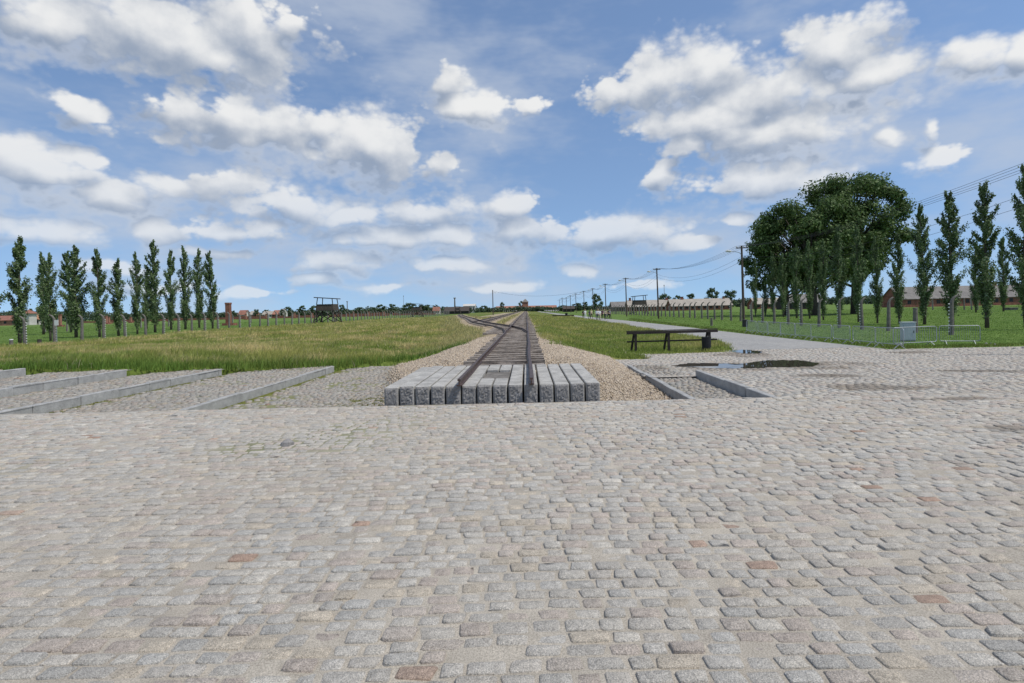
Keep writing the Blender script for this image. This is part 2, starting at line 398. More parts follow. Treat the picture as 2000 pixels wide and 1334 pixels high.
def lay_setts(y0, y1, xa, xb, row, wid, keep=None):
    cx, cy, ww, hh = [], [], [], []
    y = y0; k = 0
    while y < y1:
        h = row * rng.uniform(.88, 1.12); a, b = xa(y), xb(y); x = a - rng.uniform(0, wid)
        while x < b:
            w = wid * rng.uniform(.72, 1.28); cx.append(x + w / 2); cy.append(y + h / 2); ww.append(w); hh.append(h); x += w
        y += h; k += 1
    cx, cy, ww, hh = map(np.array, (cx, cy, ww, hh))
    cy = cy + .05 * np.sin(cx * .55 + cy * .2) + .03 * np.sin(cx * 1.7 + 1.3)
    if keep is not None:
        q = keep(cx, cy); cx, cy, ww, hh = cx[q], cy[q], ww[q], hh[q]
    n = len(cx); ci = rng.choice(len(PAL), n, p=PW); col = PAL[ci] * rng.uniform(.88, 1.1, (n, 1))
    o = rng.random(n) < .0035; col[o] = np.array((.40, .28, .21)) * rng.uniform(.8, 1.15, (o.sum(), 1))
    col = mixc(col, (.17, .135, .10), stain(cx, cy) * .8)
    dust = vnoise(cx, cy, .5, 3); col = mixc(col, (.44, .39, .325), .30 * sstep(.35, .75, dust))
    return cx, cy, ww, hh, col
def sett_geo(cx, cy, ww, hh, col, zf, hi=True, joint=.022, relief=.010):
    n = len(cx); r = rng.normal(0, .028, n); j = joint
    if hi:
        o = OCT[None] + rng.normal(0, .036, (n, 8, 2)); k = 8
    else:
        o = np.array([(-.5, -.5), (.5, -.5), (.5, .5), (-.5, .5)])[None] + rng.normal(0, .03, (n, 4, 2)); k = 4
    ox = o[..., 0] * (ww - j)[:, None]; oy = o[..., 1] * (hh - j)[:, None]
    c, s = np.cos(r)[:, None], np.sin(r)[:, None]; ox, oy = ox * c - oy * s, ox * s + oy * c
    z0 = zf(cx, cy) + rng.normal(0, .005, n); tx, ty = rng.normal(0, .013, n), rng.normal(0, .013, n)
    ins = np.clip(1 - .013 / np.minimum(ww, hh), .6, .96)[:, None]
    def ring(sc, dz):
        x, y = ox * sc, oy * sc
        return np.stack([cx[:, None] + x, cy[:, None] + y, z0[:, None] + dz + x * tx[:, None] + y * ty[:, None]], -1)
    rings = [ring(1.0, -.05), ring(1.0, -relief * .55), ring(ins, 0.0)]
    cen = np.stack([cx, cy, z0 + .002], -1)[:, None]
    if hi:
        V = np.concatenate(rings + [cen], 1); nv = 25
        q = [[a * 8 + i, a * 8 + (i + 1) % 8, (a + 1) * 8 + (i + 1) % 8, (a + 1) * 8 + i] for a in (0, 1) for i in range(8)]
        t = [[16 + i, 16 + (i + 1) % 8, 24] for i in range(8)]
    else:
        V = np.concatenate([ring(1.0, -.04), ring(ins, 0.0)], 1); nv = 8
        q = [[i, (i + 1) % 4, 4 + (i + 1) % 4, 4 + i] for i in range(4)] + [[4, 5, 6, 7]]; t = []
    return V, np.array(q), np.array(t, dtype=int).reshape(-1, 3), nv
def emit(name, V, q, t, nv, col, parent, m='sett', **kw):
    n = len(V); off = (np.arange(n) * nv)[:, None, None]
    fs = [(q[None] + off).reshape(-1, 4)] + ([(t[None] + off).reshape(-1, 3)] if len(t) else [])
    return add(name, np_mesh(name, V, fs, np.repeat(col, nv, 0), m), parent, **kw)
def sheet(name, x0, x1, y0, y1, st, zf, colf, m, inside=None, skirt=0.0, **kw):
    ax = np.linspace(x0, x1, max(2, int((x1 - x0) / st) + 1)); ay = np.linspace(y0, y1, max(2, int((y1 - y0) / st) + 1))
    X, Y = np.meshgrid(ax, ay); Z = zf(X, Y) + 0 * X; i = np.arange(X.size).reshape(X.shape)
    f = np.stack([i[:-1, :-1], i[:-1, 1:], i[1:, 1:], i[1:, :-1]], -1).reshape(-1, 4)
    if inside is not None:
        cxx = (X[:-1, :-1] + X[1:, 1:]) / 2; cyy = (Y[:-1, :-1] + Y[1:, 1:]) / 2; f = f[inside(cxx, cyy).ravel()]
    V = np.stack([X, Y, Z], -1).reshape(-1, 3); col = colf(X, Y).reshape(-1, 3); faces = [f]
    if skirt:                                            # turn the far edge down so the sheet reads as a slab
        b = len(V); e = V[i[-1]].copy(); e[:, 2] -= skirt; V = np.concatenate([V, e]); col = np.concatenate([col, col[i[-1]] * .95])
        r = np.arange(len(ax)); faces.append(np.stack([i[-1, :-1], i[-1, 1:], b + r[1:], b + r[:-1]], -1))
    return add(name, np_mesh(name, V, faces, col, m, False), **kw)
def joint_col(X, Y):
    n = vnoise(X, Y, .8, 3); c = mixc((.46, .41, .335), (.35, .31, .255), n)
    moss = sstep(.50, .72, vnoise(X + 50, Y, .35, 3)) * sstep(-1.0, -3.5, X) * sstep(3.5, 5.5, Y) * .75
    c = mixc(c, (.15, .165, .06), moss); return mixc(c, (.15, .12, .09), stain(X, Y) * .8)
plaza = sheet('plaza', -30, 30, -10, SEAM, .1, lambda X, Y: -.0075 + .006 * (vnoise(X, Y, 2.2, 2) - .5) * 2, joint_col, 'bed', skirt=.7, kind='structure')
rowh_ = .128
cx, cy, ww, hh, col = lay_setts(1.6, SEAM - .02, lambda y: -(.925 * y + 2.2), lambda y: .875 * y + 2.2, rowh_, .19, lambda x, y: y < SEAM - .07)
V, q, t, nv = sett_geo(cx, cy, ww, hh, col, lambda x, y: 0 * x)
vis = (np.abs(cx - .0) < .84 * cy) & (cy > 2.93)
order = np.argsort(np.where(vis, cy + .12 * np.abs(cx), 1e9)); big = order[:300]; rest = np.setdiff1d(np.arange(len(cx)), big)
for i in big:
    c0 = np.array([cx[i], cy[i], 0]); me = np_mesh('sett', V[i] - c0, [q, t], np.repeat(col[i:i + 1], nv, 0), 'sett'); add('sett', me, plaza, c0)
emit('setts', V[rest], q, t, nv, col[rest], plaza, kind='stuff')
PUD = [[(1312, 715), (1345, 711), (1400, 711), (1440, 713), (1500, 706), (1560, 705), (1603, 711), (1590, 716), (1500, 718), (1430, 720), (1370, 719)], [(1425, 686), (1450, 683), (1490, 686), (1482, 690), (1450, 690)]]
def pud_xy(pts):
    w = []
    for px, py in pts:
        x, y = on_z(px, py, -.30); w.append(on_z(px, py, float(plaza_z(x, y))))
    return np.array(w)
def in_puddle(x, y):
    r = np.zeros(len(x), bool)
    for pts in PUD:
        w = pud_xy(pts); ins_ = np.zeros(len(x), bool); j = len(w) - 1
        for i in range(len(w)):
            c_ = ((w[i, 1] > y) != (w[j, 1] > y)) & (x < (w[j, 0] - w[i, 0]) * (y - w[i, 1]) / (w[j, 1] - w[i, 1] + 1e-9) + w[i, 0]); ins_ ^= c_; j = i
        r |= ins_
    return r
# the paving that goes on at the right, falling away to the puddles
def right_in(X, Y): return ((X > 4.95) | (Y > 16.6)) & (X > 3.4) & (Y < np.where(X < 5.5, 24.8, np.where(X < 9.9, 27.9, 29.0 + 0 * X))) & ((X < 17.6) | (Y < 27.4))
pr = sheet('paved_yard', 3.6, 44, SEAM + .004, 29, .2, lambda X, Y: plaza_z(X, Y) - .011 + .0 * X, lambda X, Y: mixc(mixc((.41, .37, .315), (.33, .30, .26), vnoise(X, Y, 1.1, 4)), (.15, .12, .09), stain(X, Y) * .85), 'bed', right_in, kind='structure')
cx, cy, ww, hh, col = lay_setts(SEAM + .03, 28.8, lambda y: 3.7, lambda y: .875 * y + 2, .15, .2, lambda x, y: right_in(x + .1, y + .1) & ((x > 5.08) | (y > 17)) & ~in_puddle(x, y))
V, q, t, nv = sett_geo(cx, cy, ww, hh, col, plaza_z, False); emit('setts', V, q, t, nv, col, pr, kind='stuff')
# sunken strips beside the track and the terraces at the left
def strip(name, x0, x1, y1, z, mossy, rowh=.14):
    def cf(X, Y):
        n = vnoise(X + 7, Y, 1.2, 4); c = mixc((.34, .31, .26), (.27, .25, .21), n)
        m = sstep(.44, .66, n) * mossy; m = np.maximum(m, (1 - sstep(.15, .75, X - x0 + (n - .5) * .5)) * min(1, mossy * 1.6))
        return mixc(c, (.16, .17, .035), m)
    o = sheet(name, x0, x1, SEAM + .004, y1, .2, lambda X, Y: z - .02 + 0 * X, cf, 'bed', kind='structure')
    cx, cy, ww, hh, col = lay_setts(SEAM + .03, y1 - .1, lambda y: x0 + .1, lambda y: x1 - .1, rowh, .15, lambda x, y: (x > x0 + .12) & (x < x1 - .08))
    mo = sstep(.5, .66, vnoise(cx + 7, cy, 1.2, 4)) * mossy + (1 - sstep(.1, .6, cx - x0)) * mossy
    keep = rng.random(len(cx)) > mo * .75
    cx, cy, ww, hh, col = (a[keep] for a in (cx, cy, ww, hh, col))
    V, q, t, nv = sett_geo(cx, cy, ww, hh, col * .86, lambda x, y: z + rng.normal(0, .008, len(x)), False, .03); emit('setts', V, q, t, nv, col * .80, o, kind='stuff')
strip('terrace', -30, -15.6, 17.4, .4, .15); strip('terrace', -15.6, -13.1, 18.9, .2, .2); strip('terrace', -13.1, -10.9, 20.5, 0.0, .25)
strip('terrace', -10.9, -7.7, 22.9, -.2, .45); strip('terrace', -7.7, -2.9, 24.5, -.41, .7); strip('terrace', 3.59, 4.91, 20.6, -.2, .12); strip('terrace', 1.6, 3.59, 15.2, -.42, .3)
def kerb(x, top, y1, side, label):
    e = empty('stone_kerb', (x, SEAM + .01, top - .2), label, 'kerb', 'granite kerbs stepping down to the track')
    y = SEAM + .01
    while y < y1 - .2:
        L = min(rng.uniform(.9, 1.5), y1 - y); b = MB(); dz = rng.normal(0, .009); jx = rng.normal(0, .008)
        b.box((-.15 if side < 0 else 0) + jx, (0 if side < 0 else .15) + jx, y - SEAM, y - SEAM + L - .012, -.1, .2 + .012 + dz)
        b.build('kerb_stone', 'kerb', e, bevel=.012); y += L
kerb(LK[0][0], LK[0][1], LK[0][2], -1, 'low granite kerb nearest the stone block on the mossy side')
kerb(LK[1][0], LK[1][1], LK[1][2], -1, 'long granite kerb flush with the plaza beside the tall meadow')
kerb(LK[2][0], LK[2][1], LK[2][2], -1, 'third granite kerb counted from the stone block on the meadow side')
kerb(LK[3][0], LK[3][1], LK[3][2], -1, 'short topmost granite kerb on the meadow side')
kerb(RK[0][0], RK[0][1], RK[0][2], 1, 'granite kerb bordering the gravel beside the stone block')
kerb(RK[1][0], RK[1][1], RK[1][2], 1, 'dark shaded granite kerb in front of the long puddle')
# road
ry_ = np.concatenate([np.arange(28.8, 60, 1.0), np.arange(60, 200, 6), np.arange(200, 720, 30)]); Vr, cr = [], []
for yy in ry_:
    for k in np.linspace(0, 1, 9):
        xx = road_l(yy) * (1 - k) + road_r(yy) * k; Vr.append((xx, yy, (plaza_z(0, yy) if yy < 28 else float(field_z(30, yy))) + .004 + .036 * math.sin(k * math.pi) * float(sstep(28.5, 36, yy))))
Vr = np.array(Vr); i = np.arange(len(Vr)).reshape(-1, 9)
cr = mixc((.35, .335, .31), (.27, .265, .255), vnoise(Vr[:, 0], Vr[:, 1], .4, 4))
add('road', np_mesh('road', Vr, [np.stack([i[:-1, :-1], i[:-1, 1:], i[1:, 1:], i[1:, :-1]], -1).reshape(-1, 4)], cr, 'bed', True), kind='structure')
# puddles: thin still water lying in the low spots
def puddle(pts, label, z=None):
    w = pud_xy(pts)
    w = np.array(w); z = float(plaza_z(w[:, 0], w[:, 1]).max()) + .004
    out = []
    for k in range(len(w)):
        a, b = w[k], w[(k + 1) % len(w)]
        for s_ in np.linspace(0, 1, 7)[:-1]: p = a * (1 - s_) + b * s_; out.append((p[0] + rng.normal(0, .08), p[1] + rng.normal(0, .06)))
    c = np.mean(out, 0); m = MB(); n = len(out)
    m.v = [(p[0] - c[0], p[1] - c[1], 0) for p in out] + [(0, 0, 0)]; m.f = [(k, (k + 1) % n, n) for k in range(n)]
    me = bpy.data.meshes.new('puddle'); me.from_pydata(m.v, [], m.f); me.materials.append(MATS['water'])
    add('puddle', me, None, (c[0], c[1], z), label=label, cat='puddle')
puddle(PUD[0], 'long shallow puddle behind the dark kerb mirroring the sky and trees')
puddle(PUD[1], 'small puddle on the paving beside the black bin')

# ------------------------------------------------------------------ stone block at the end of the rails
plat = empty('buffer_platform', (TX, 11.9, -.45), 'row of massive granite blocks ending the railway track', 'stone block')
edges = np.linspace(-2.36, 2.2, 15); TOP = .32 + .45
def gblock(x0, x1, y0, y1, zt):
    nx_, nz_ = 12, 24; v = []; f = []
    b = MB(); b.box(x0, x1, y0 + .03, y1, 0, zt); me = b.mesh('granite_block', 'granite', bevel=.014)
    o = add('granite_block', me, plat)
    xs_ = np.linspace(x0 + .012, x1 - .012, nx_); zs_ = np.linspace(0, zt - .012, nz_)
    for zz in zs_:
        for xx in xs_:
            edge = min(xx - x0, x1 - xx, zt - zz) < .03; v.append((xx, y0 + (.028 if edge else .012 + rng.normal(0, .0055)), zz))
    for a in range(nz_ - 1):
        for c_ in range(nx_ - 1): f.append((a * nx_ + c_, a * nx_ + c_ + 1, (a + 1) * nx_ + c_ + 1, (a + 1) * nx_ + c_))
    m2 = bpy.data.meshes.new('hewn_face'); m2.from_pydata(v, [], f); m2.materials.append(MATS['granite_rough']); add('hewn_face', m2, o)
for k in range(14):
    g = .012 + rng.uniform(0, .012); zt = TOP + rng.normal(0, .006); y0 = rng.normal(0, .012)
    if k in (6, 7):
        gblock(edges[k] + g, edges[k + 1] - g, y0, 1.15, zt)
        b = MB(); b.box(edges[k] + g, edges[k + 1] - g, 3.0, 4.35, 0, zt); b.build('granite_block', 'granite', plat, bevel=.014)
    else: gblock(edges[k] + g, edges[k + 1] - g, y0, 4.35 + rng.normal(0, .02), zt)
b = MB(); b.box(edges[6] + .02, edges[8] - .02, 1.16, 2.99, 0, TOP - .06); b.build('gravel_fill', 'concrete', plat)

# ------------------------------------------------------------------ railway
def profile_rail(path, name, parent, z0, m='rail'):
    prof = [(-.06, 0), (.06, 0), (.06, .018), (.012, .03), (.012, .1), (.034, .11), (.034, .145), (-.034, .145), (-.034, .11), (-.012, .1), (-.012, .03), (-.06, .018)]
    v = []; f = []; n = len(prof); P_ = [Vector(p) for p in path]
    for i, p in enumerate(P_):
        t = (P_[min(i + 1, len(P_) - 1)] - P_[max(i - 1, 0)]); t.z = 0; t.normalize(); a = Vector((t.y, -t.x, 0))
        v += [tuple(p + a * x + Vector((0, 0, z0 + z))) for x, z in prof]
    for i in range(len(P_) - 1):
        for k in range(n): f.append((i * n + k, i * n + (k + 1) % n, (i + 1) * n + (k + 1) % n, (i + 1) * n + k))
    f.append(tuple(range(n))); f.append(tuple(range((len(P_) - 1) * n, len(P_) * n))[::-1])
    me = bpy.data.meshes.new(name); me.from_pydata(v, [], f); me.materials.append(MATS[m])
    import bmesh
    bm = bmesh.new(); bm.from_mesh(me); bmesh.ops.recalc_face_normals(bm, faces=bm.faces); bm.to_mesh(me); bm.free()
    return add(name, me, parent)
def wob(y): return .014 * math.sin(y * .55) + .012 * math.sin(y * .23 + 1), .016 * math.sin(y * .48 + 2) * (1 if y > 15 else .2)
def ylist(a, b):
    out = []; y = a
    while y < b: out.append(y); y += .6 if y < 40 else (1.5 if y < 130 else 20)
    return out + [b]
SZ = .32
tr = empty('railway_track', (TX, 11.8, 0), 'main railway track on old timber sleepers ending on the granite blocks', 'railway')
for sgn in (-1, 1):
    profile_rail([(sgn * .75 + wob(y)[0], y - 11.8, wob(y + sgn)[1]) for y in ylist(11.80, 690)], 'rail', tr, SZ + .003)
def sleeper_mesh(L, seed):
    r = random.Random(seed); b = MB(); n = 7; wv = .13
    for i in range(n):
        x = -L / 2 + L * i / (n - 1)
        for yy, zz in ((-wv, -.14), (wv, -.14), (wv, 0), (-wv, 0)): b.v.append((x + r.uniform(-.01, .01), yy + r.uniform(-.014, .014), zz + (r.uniform(-.014, .006) if zz == 0 else 0)))
    for i in range(n - 1):
        for k in range(4): b.f.append((i * 4 + k, i * 4 + (k + 1) % 4, i * 4 + 4 + (k + 1) % 4, i * 4 + 4 + k))
    b.f.append((0, 1, 2, 3)); b.f.append((n * 4 - 4, n * 4 - 3, n * 4 - 2, n * 4 - 1))
    return b.mesh('sleeper', 'sleeper')
SM = [sleeper_mesh(2.5, s) for s in range(7)]; SML = [sleeper_mesh(3.7, 20 + s) for s in range(3)]
y = 16.55; k = 0; far = []
while y < 640:
    if y < 150:
        tn = 40 < y < 60
        o = add('sleeper', (SML if tn else SM)[k % (3 if tn else 7)], tr, ((-.55 if tn else 0) + rng.normal(0, .04), y - 11.8, SZ - (.0 if k > 1 else -.03 * k) + rng.normal(0, .008)))
        o.rotation_euler.z = rng.normal(0, .012) + (math.pi if rng.random() < .5 else 0); y += .98 if y < 60 else 1.0
    else: far.append(y); y += 1.6
    k += 1
b = MB()
for yy in far: b.box(-1.25, 1.25, yy - 11.8 - .2, yy - 11.8 + .2, SZ - .1, SZ)
b.build('sleepers', 'sleeper', tr, kind='stuff')
def side_track(label, fx, ya, yb, split=None):
    e = empty('railway_siding', (float(fx(ya)), ya, 0), label, 'railway'); ox = float(fx(ya))
    for sgn in (-1, 1):
        a = ya if split is None else split[sgn]
        profile_rail([(float(fx(y)) + sgn * .75 - ox, y - ya, 0) for y in ylist(a, yb)], 'rail', e, SZ + .006)
    y = max(ya, 60.5); far = MB(); k = 0
    while y < yb:
        x = float(fx(y)); dx = float(fx(y + 1)) - x
        if y < 140:
            o = add('sleeper', SM[k % 7], e, (x - ox, y - ya, SZ - .012)); o.rotation_euler.z = -math.atan(dx); y += 1.0
        else: far.box(x - ox - 1.25, x - ox + 1.25, y - ya - .2, y - ya + .2, SZ - .1, SZ - .012); y += 2
        k += 1
    if far.f: far.build('sleepers', 'sleeper', e, kind='stuff')
side_track('curved siding branching from the main track towards the meadow', branch_x, 38.0, 290, {-1: 38.0, 1: 38.0})
side_track('straight siding running parallel to the main track', lambda y: -6.5, 76.0, 600)

# ------------------------------------------------------------------ loose gravel
def gravel(n, fx, label_parent=None):
    px = []
    x = rng.uniform(-6, 3.6, n * 3); y = SEAM + .3 + (rng.random(n * 3) ** 1.5) * 24
    tdv = np.abs(x - TX)
    blk = (x > TX - 2.45) & (x < TX + 2.3) & (y < 16.4)
    lim = np.interp(y, [12, 13.5, 24, 27, 40], [-3.1, -3.2, -5.4, -4.0, -3.4]); limr = np.interp(y, [12, 20, 25, 27, 40], [3.5, 3.5, 4.6, 1.9, 1.2])
    k = (~blk) & (x > lim + rng.normal(0, .2, n * 3)) & (x < limr + rng.normal(0, .15, n * 3)); k &= ~((tdv < 1.25) & (y > 16.4) & (rng.random(n * 3) < .5))
    x, y = x[k][:n], y[k][:n]; z = np.maximum(field_z(x, y), np.where((x < -2.9) | (x > 1.6), -.42, -9)) + .005
    n = len(x); s = rng.uniform(.010, .024, n) * (1 + y / 26)
    o = np.array([(1, 0, 0), (-1, 0, 0), (0, 1, 0), (0, -1, 0), (0, 0, .8), (0, 0, -.5)])[None] * s[:, None, None]
    o = o + rng.normal(0, .25, (n, 6, 3)) * s[:, None, None]; V = np.stack([x, y, z], -1)[:, None] + o
    f = np.array([(0, 2, 4), (2, 1, 4), (1, 3, 4), (3, 0, 4), (2, 0, 5), (1, 2, 5), (3, 1, 5), (0, 3, 5)])
    c = mixc((.37, .285, .195), (.54, .46, .36), rng.random(n)); gq = rng.random(n) < .2; c[gq] = np.array((.26, .21, .17))
    return V, f, c
V, f, c = gravel(62000, None); n = len(V)
add('gravel', np_mesh('gravel', V, [(f[None] + (np.arange(n) * 6)[:, None, None]).reshape(-1, 3)], np.repeat(c, 6, 0), 'gravel'), kind='stuff',
    label='tan loose gravel spread round the stone block and track', cat='gravel')

# ------------------------------------------------------------------ grass
def blades(x, y, z, hgt, wid, col, per=5, spread=.12):
    n = len(x); X = np.repeat(x, per) + rng.normal(0, 1, n * per) * np.repeat(spread, per); Y = np.repeat(y, per) + rng.normal(0, 1, n * per) * np.repeat(spread, per)
    Z = np.repeat(z, per) - .03; h = np.repeat(hgt, per) * rng.uniform(.55, 1.15, n * per); w = np.repeat(wid, per) * rng.uniform(.7, 1.3, n * per)
    a = rng.uniform(0, 2 * np.pi, n * per); lean = rng.normal(0, .28, (n * per, 2)) * h[:, None] + np.array([.10, .03]) * h[:, None]
    p0 = np.stack([X - np.cos(a) * w, Y - np.sin(a) * w, Z], -1); p1 = np.stack([X + np.cos(a) * w, Y + np.sin(a) * w, Z], -1)
    m0 = p0 * .35 + p1 * .65; mid = (p0 + p1) / 2 + np.stack([lean[:, 0] * .35, lean[:, 1] * .35, h * .6], -1)
    half = (p1 - p0) * .36; tip = (p0 + p1) / 2 + np.stack([lean[:, 0], lean[:, 1], h], -1)
    V = np.stack([p0, p1, mid + half, mid - half, tip], 1); C_ = np.repeat(np.repeat(col, per, 0) * rng.uniform(.8, 1.2, (n * per, 1)), 5, 0)
    o = (np.arange(n * per) * 5)[:, None]
    return V.reshape(-1, 3), o + np.array([[0, 1, 2, 3]]), o + np.array([[3, 2, 4]]), C_
def scatter(n, d0, d1, lo, hi):
    d = d0 * (d1 / d0) ** rng.random(n); return rng.uniform(lo, hi, n) * d, d
def meadow():
    x, y = scatter(90000, 15.5, 190, -1.08, .02); k = (y > grass_front(x) - .1 + rng.normal(0, .12, len(x))) & (x > -44.0 - rng.random(len(x)) * 2)
    tdv = track_dist(x, y); k &= (tdv > 2.75 + rng.normal(0, .3, len(x))) & ((x < -3.2) | (y > 60)) & ~((x > -16) & (x < -8) & (y > 150)); k &= ~((x > -5.7) & (y < 26.5))
    x, y = x[k], y[k]; x2, y2 = scatter(30000, 24.6, 190, .0, .5)
    def island(x, y): return (x > 1.0 + .25 * np.sin(y * .7)) & (x < np.where(y < 26.9, 5.45, np.where(y < 28.3, 9.7 , road_l(y) - .05))) & (y > np.interp(x, [1.2, 2.4, 5.4, 5.5, 9.9], [27, 25.6, 24.9, 27.3, 28.0]))
    k = island(x2, y2); x, y = np.concatenate([x, x2[k]]), np.concatenate([y, y2[k]])
    edge = np.clip((y - grass_front(x)) / 2.2, 0, 1); isl = x > 0
    n = vnoise(x, y, .22, 4); n2 = vnoise(x + 33, y, .7, 3)
    col = mixc((.235, .30, .065), (.40, .39, .115), sstep(.3, .7, n))
    col = mixc(col, (.66, .53, .25), .9 * sstep(.46, .70, n2) * np.where(isl, .35, 1) * np.where(edge < .45, .1, 1))
    col = mixc(col, (.50, .43, .21), .6 * sstep(7, 3.5, track_dist(x, y)) * sstep(24, 34, y) * (x < 0))
    col = mixc(col, (.11, .215, .034), (1 - edge) * .85 * (~isl))
    seed = rng.random(len(x)) < .03; col[seed] = (.42, .38, .24)
    hgt = np.where(isl, .24, .36) * (.45 + 1.15 * n) * np.where(y < 60, 1, 1.1); hgt = np.where(edge < .5, hgt * .9, hgt)
    return blades(x, y, field_z(x, y), hgt, .010 * (y / 20) ** .9, col, 5, .10 * (y / 20) ** .7)
V, a, b_, c = meadow()
add('meadow_grass', np_mesh('meadow_grass', V, [a, b_], c, 'grass'), kind='stuff', label='tall ripening meadow grass growing beside the track', cat='grass')
def lawn_blades():
    x, y = scatter(42000, 26.5, 170, .18, 1.0); k = ((x > road_r(y) + .1) & (y > 27.3) & ~((x < 17.8) & (y < 27.0)))
    x, y = x[k], y[k]; n = vnoise(x, y, .3, 4); e = sstep(19.8, 17.4, x) + sstep(30, 27.5, y)
    col = mixc((.15, .27, .05), (.22, .30, .075), n); col = mixc(col, (.16, .16, .04), np.clip(e, 0, 1) * .6)
    x2, y2 = scatter(22000, 46, 190, -1.1, -.2); k = (x2 < -44.5); x2, y2 = x2[k], y2[k]; n2 = vnoise(x2, y2, .3, 4)
    col2 = mixc((.11, .205, .036), (.15, .23, .05), n2)
    X, Y = np.concatenate([x, x2]), np.concatenate([y, y2]); cc = np.concatenate([col, col2]); E = np.concatenate([e, 0 * x2])
    return blades(X, Y, field_z(X, Y), .09 + .10 * np.clip(E, 0, 1), .011 * (Y / 25) ** .9, cc, 4, .12 * (Y / 25) ** .8)
V, a, b_, c = lawn_blades()
add('lawn_grass', np_mesh('lawn_grass', V, [a, b_], c, 'grass'), kind='stuff', label='bright green mown grass around the fences and barracks', cat='grass')
def weeds():                                             # moss and weeds at the foot of the kerbs and along the paving edge
    xs_, ys_ = [], []
    for kx, _, ye in LK[:2]:
        m = 420; xs_.append(kx + .03 + np.abs(rng.normal(0, .16, m))); ys_.append(rng.uniform(SEAM + .1, ye, m))
    m = 3600; xx = -3.1 - np.abs(rng.normal(0, 1.0, m)); yy = SEAM + 2.1 + np.abs(rng.normal(0, 1.2, m)); xs_.append(xx); ys_.append(yy)
    m = 260; xs_.append(RK[0][0] - np.abs(rng.normal(0, .15, m)) - .03); ys_.append(rng.uniform(SEAM + .3, 20, m))
    x, y = np.concatenate(xs_), np.concatenate(ys_); z = np.where(x < -10.5, -.21, np.where(x < -7.6, -.21, -.425)); z = np.where((x > -10.9) & (x < -7.72), -.21, z); z = np.where(x > -7.7, -.425, z)
    col = mixc((.15, .165, .03), (.23, .22, .05), rng.random(len(x)))
    return blades(x, y, z, .05 + 0 * x, .008 + 0 * x, col, 5, .05 + 0 * x)
V, a, b_, c = weeds(); add('weeds', np_mesh('weeds', V, [a, b_], c, 'grass'), kind='stuff', label='yellow green moss and weeds at the kerbs', cat='weeds')

# ------------------------------------------------------------------ trees
def leaf_quads(P_, size, col, nrm=None):
    n = len(P_); w = rng.normal(0, 1, (n, 3)) * .55
    w = w + (nrm if nrm is not None else rng.normal(0, 1, (n, 3))); w /= np.linalg.norm(w, axis=1)[:, None] + 1e-9
    u = np.cross(w, rng.normal(0, 1, (n, 3))); u /= np.linalg.norm(u, axis=1)[:, None] + 1e-9; v = np.cross(u, w); v /= np.linalg.norm(v, axis=1)[:, None] + 1e-9
    s = (size * rng.uniform(.6, 1.3, n))[:, None]; u = u * s; v = v * s * .75
    V = np.stack([P_ - u, P_ - v * .8, P_ + u, P_ + v * .8], 1).reshape(-1, 3); f = np.arange(n * 4).reshape(-1, 4)
    return V, f, np.repeat(col * rng.uniform(.7, 1.3, (n, 1)), 4, 0)
def make_poplar(seed, name='poplar_tree', h=11.0, rm=1.3, leaves=8000, lsz=.1):
    global rng; keep = rng; rng = np.random.default_rng(seed); rd = random.Random(seed)
    root = bpy.data.objects.new(name, None); root.empty_display_size = .3; C.objects.link(root)
    t = MB(); w1, w2 = rd.uniform(-.15, .15), rd.uniform(-.15, .15)
    ax = lambda z: (w1 * math.sin(z * .5), w2 * math.sin(z * .4 + 1))
    t.tube([(*ax(z), z) for z in np.linspace(0, h * .96, 10)], [.15 * (1 - .9 * k / 9) + .01 for k in range(10)], 7)
    prof = lambda q: np.interp(q, [0, .06, .14, .3, .45, .62, .78, .9, 1.0], [.1, .2, .45, .85, 1.05, .92, .62, .3, .02]) * rm
    pts = []; nb = 56; lump = [rd.uniform(.3, 1.25) for _ in range(12)]
    for i in range(nb):
        q = .05 + .86 * (i + rd.random()) / nb; z0 = q * h; az_ = rd.uniform(0, 6.283); sec = int(az_ / 6.283 * 12) % 12
        L = rd.uniform(.09, .2) * h * (1.1 - .75 * q); q2 = min(.995, q + L / h * .95); out = prof((q + q2) / 2) * rd.uniform(.45, 1.05) * (lump[sec] * .5 + .5)
        x0, y0 = ax(z0); p0 = Vector((x0, y0, z0)); p2 = Vector((x0 + math.cos(az_) * out, y0 + math.sin(az_) * out, q2 * h)); p1 = p0 * .5 + p2 * .5 + Vector((math.cos(az_), math.sin(az_), -.3)) * out * .16
        t.tube([p0, p1, p2], [.035, .022, .008], 4, cap=False)
        m = int(leaves / nb * (0.6 + .8 * rd.random()))
        s_ = rng.uniform(.12, 1.08, m); B = ((1 - s_) ** 2)[:, None] * np.array(p0) + (2 * s_ * (1 - s_))[:, None] * np.array(p1) + (s_ ** 2)[:, None] * np.array(p2)
        pts.append(B + rng.normal(0, 1, (m, 3)) * np.array([.14, .14, .20]) * (.6 + .6 * rd.random()) * (1.15 - .75 * q))
    Pn = np.concatenate(pts); Pn = Pn[Pn[:, 2] < h * 1.02]
    col = mixc((.085, .14, .048), (.15, .21, .082), rng.random(len(Pn))); li = rng.random(len(Pn)) < .12; col[li] = (.24, .29, .18)
    rad_ = Pn * np.array([1, 1, 0]); rad_ /= np.linalg.norm(rad_, axis=1)[:, None] + 1e-6
    V, f, c = leaf_quads(Pn, lsz, col, rad_ * .8 + np.array([0, 0, .3]))
    t.build('trunk', 'bark', root, smooth=True); add('crown', np_mesh('crown', V, [f], c, 'leaf'), root); rng = keep; return root
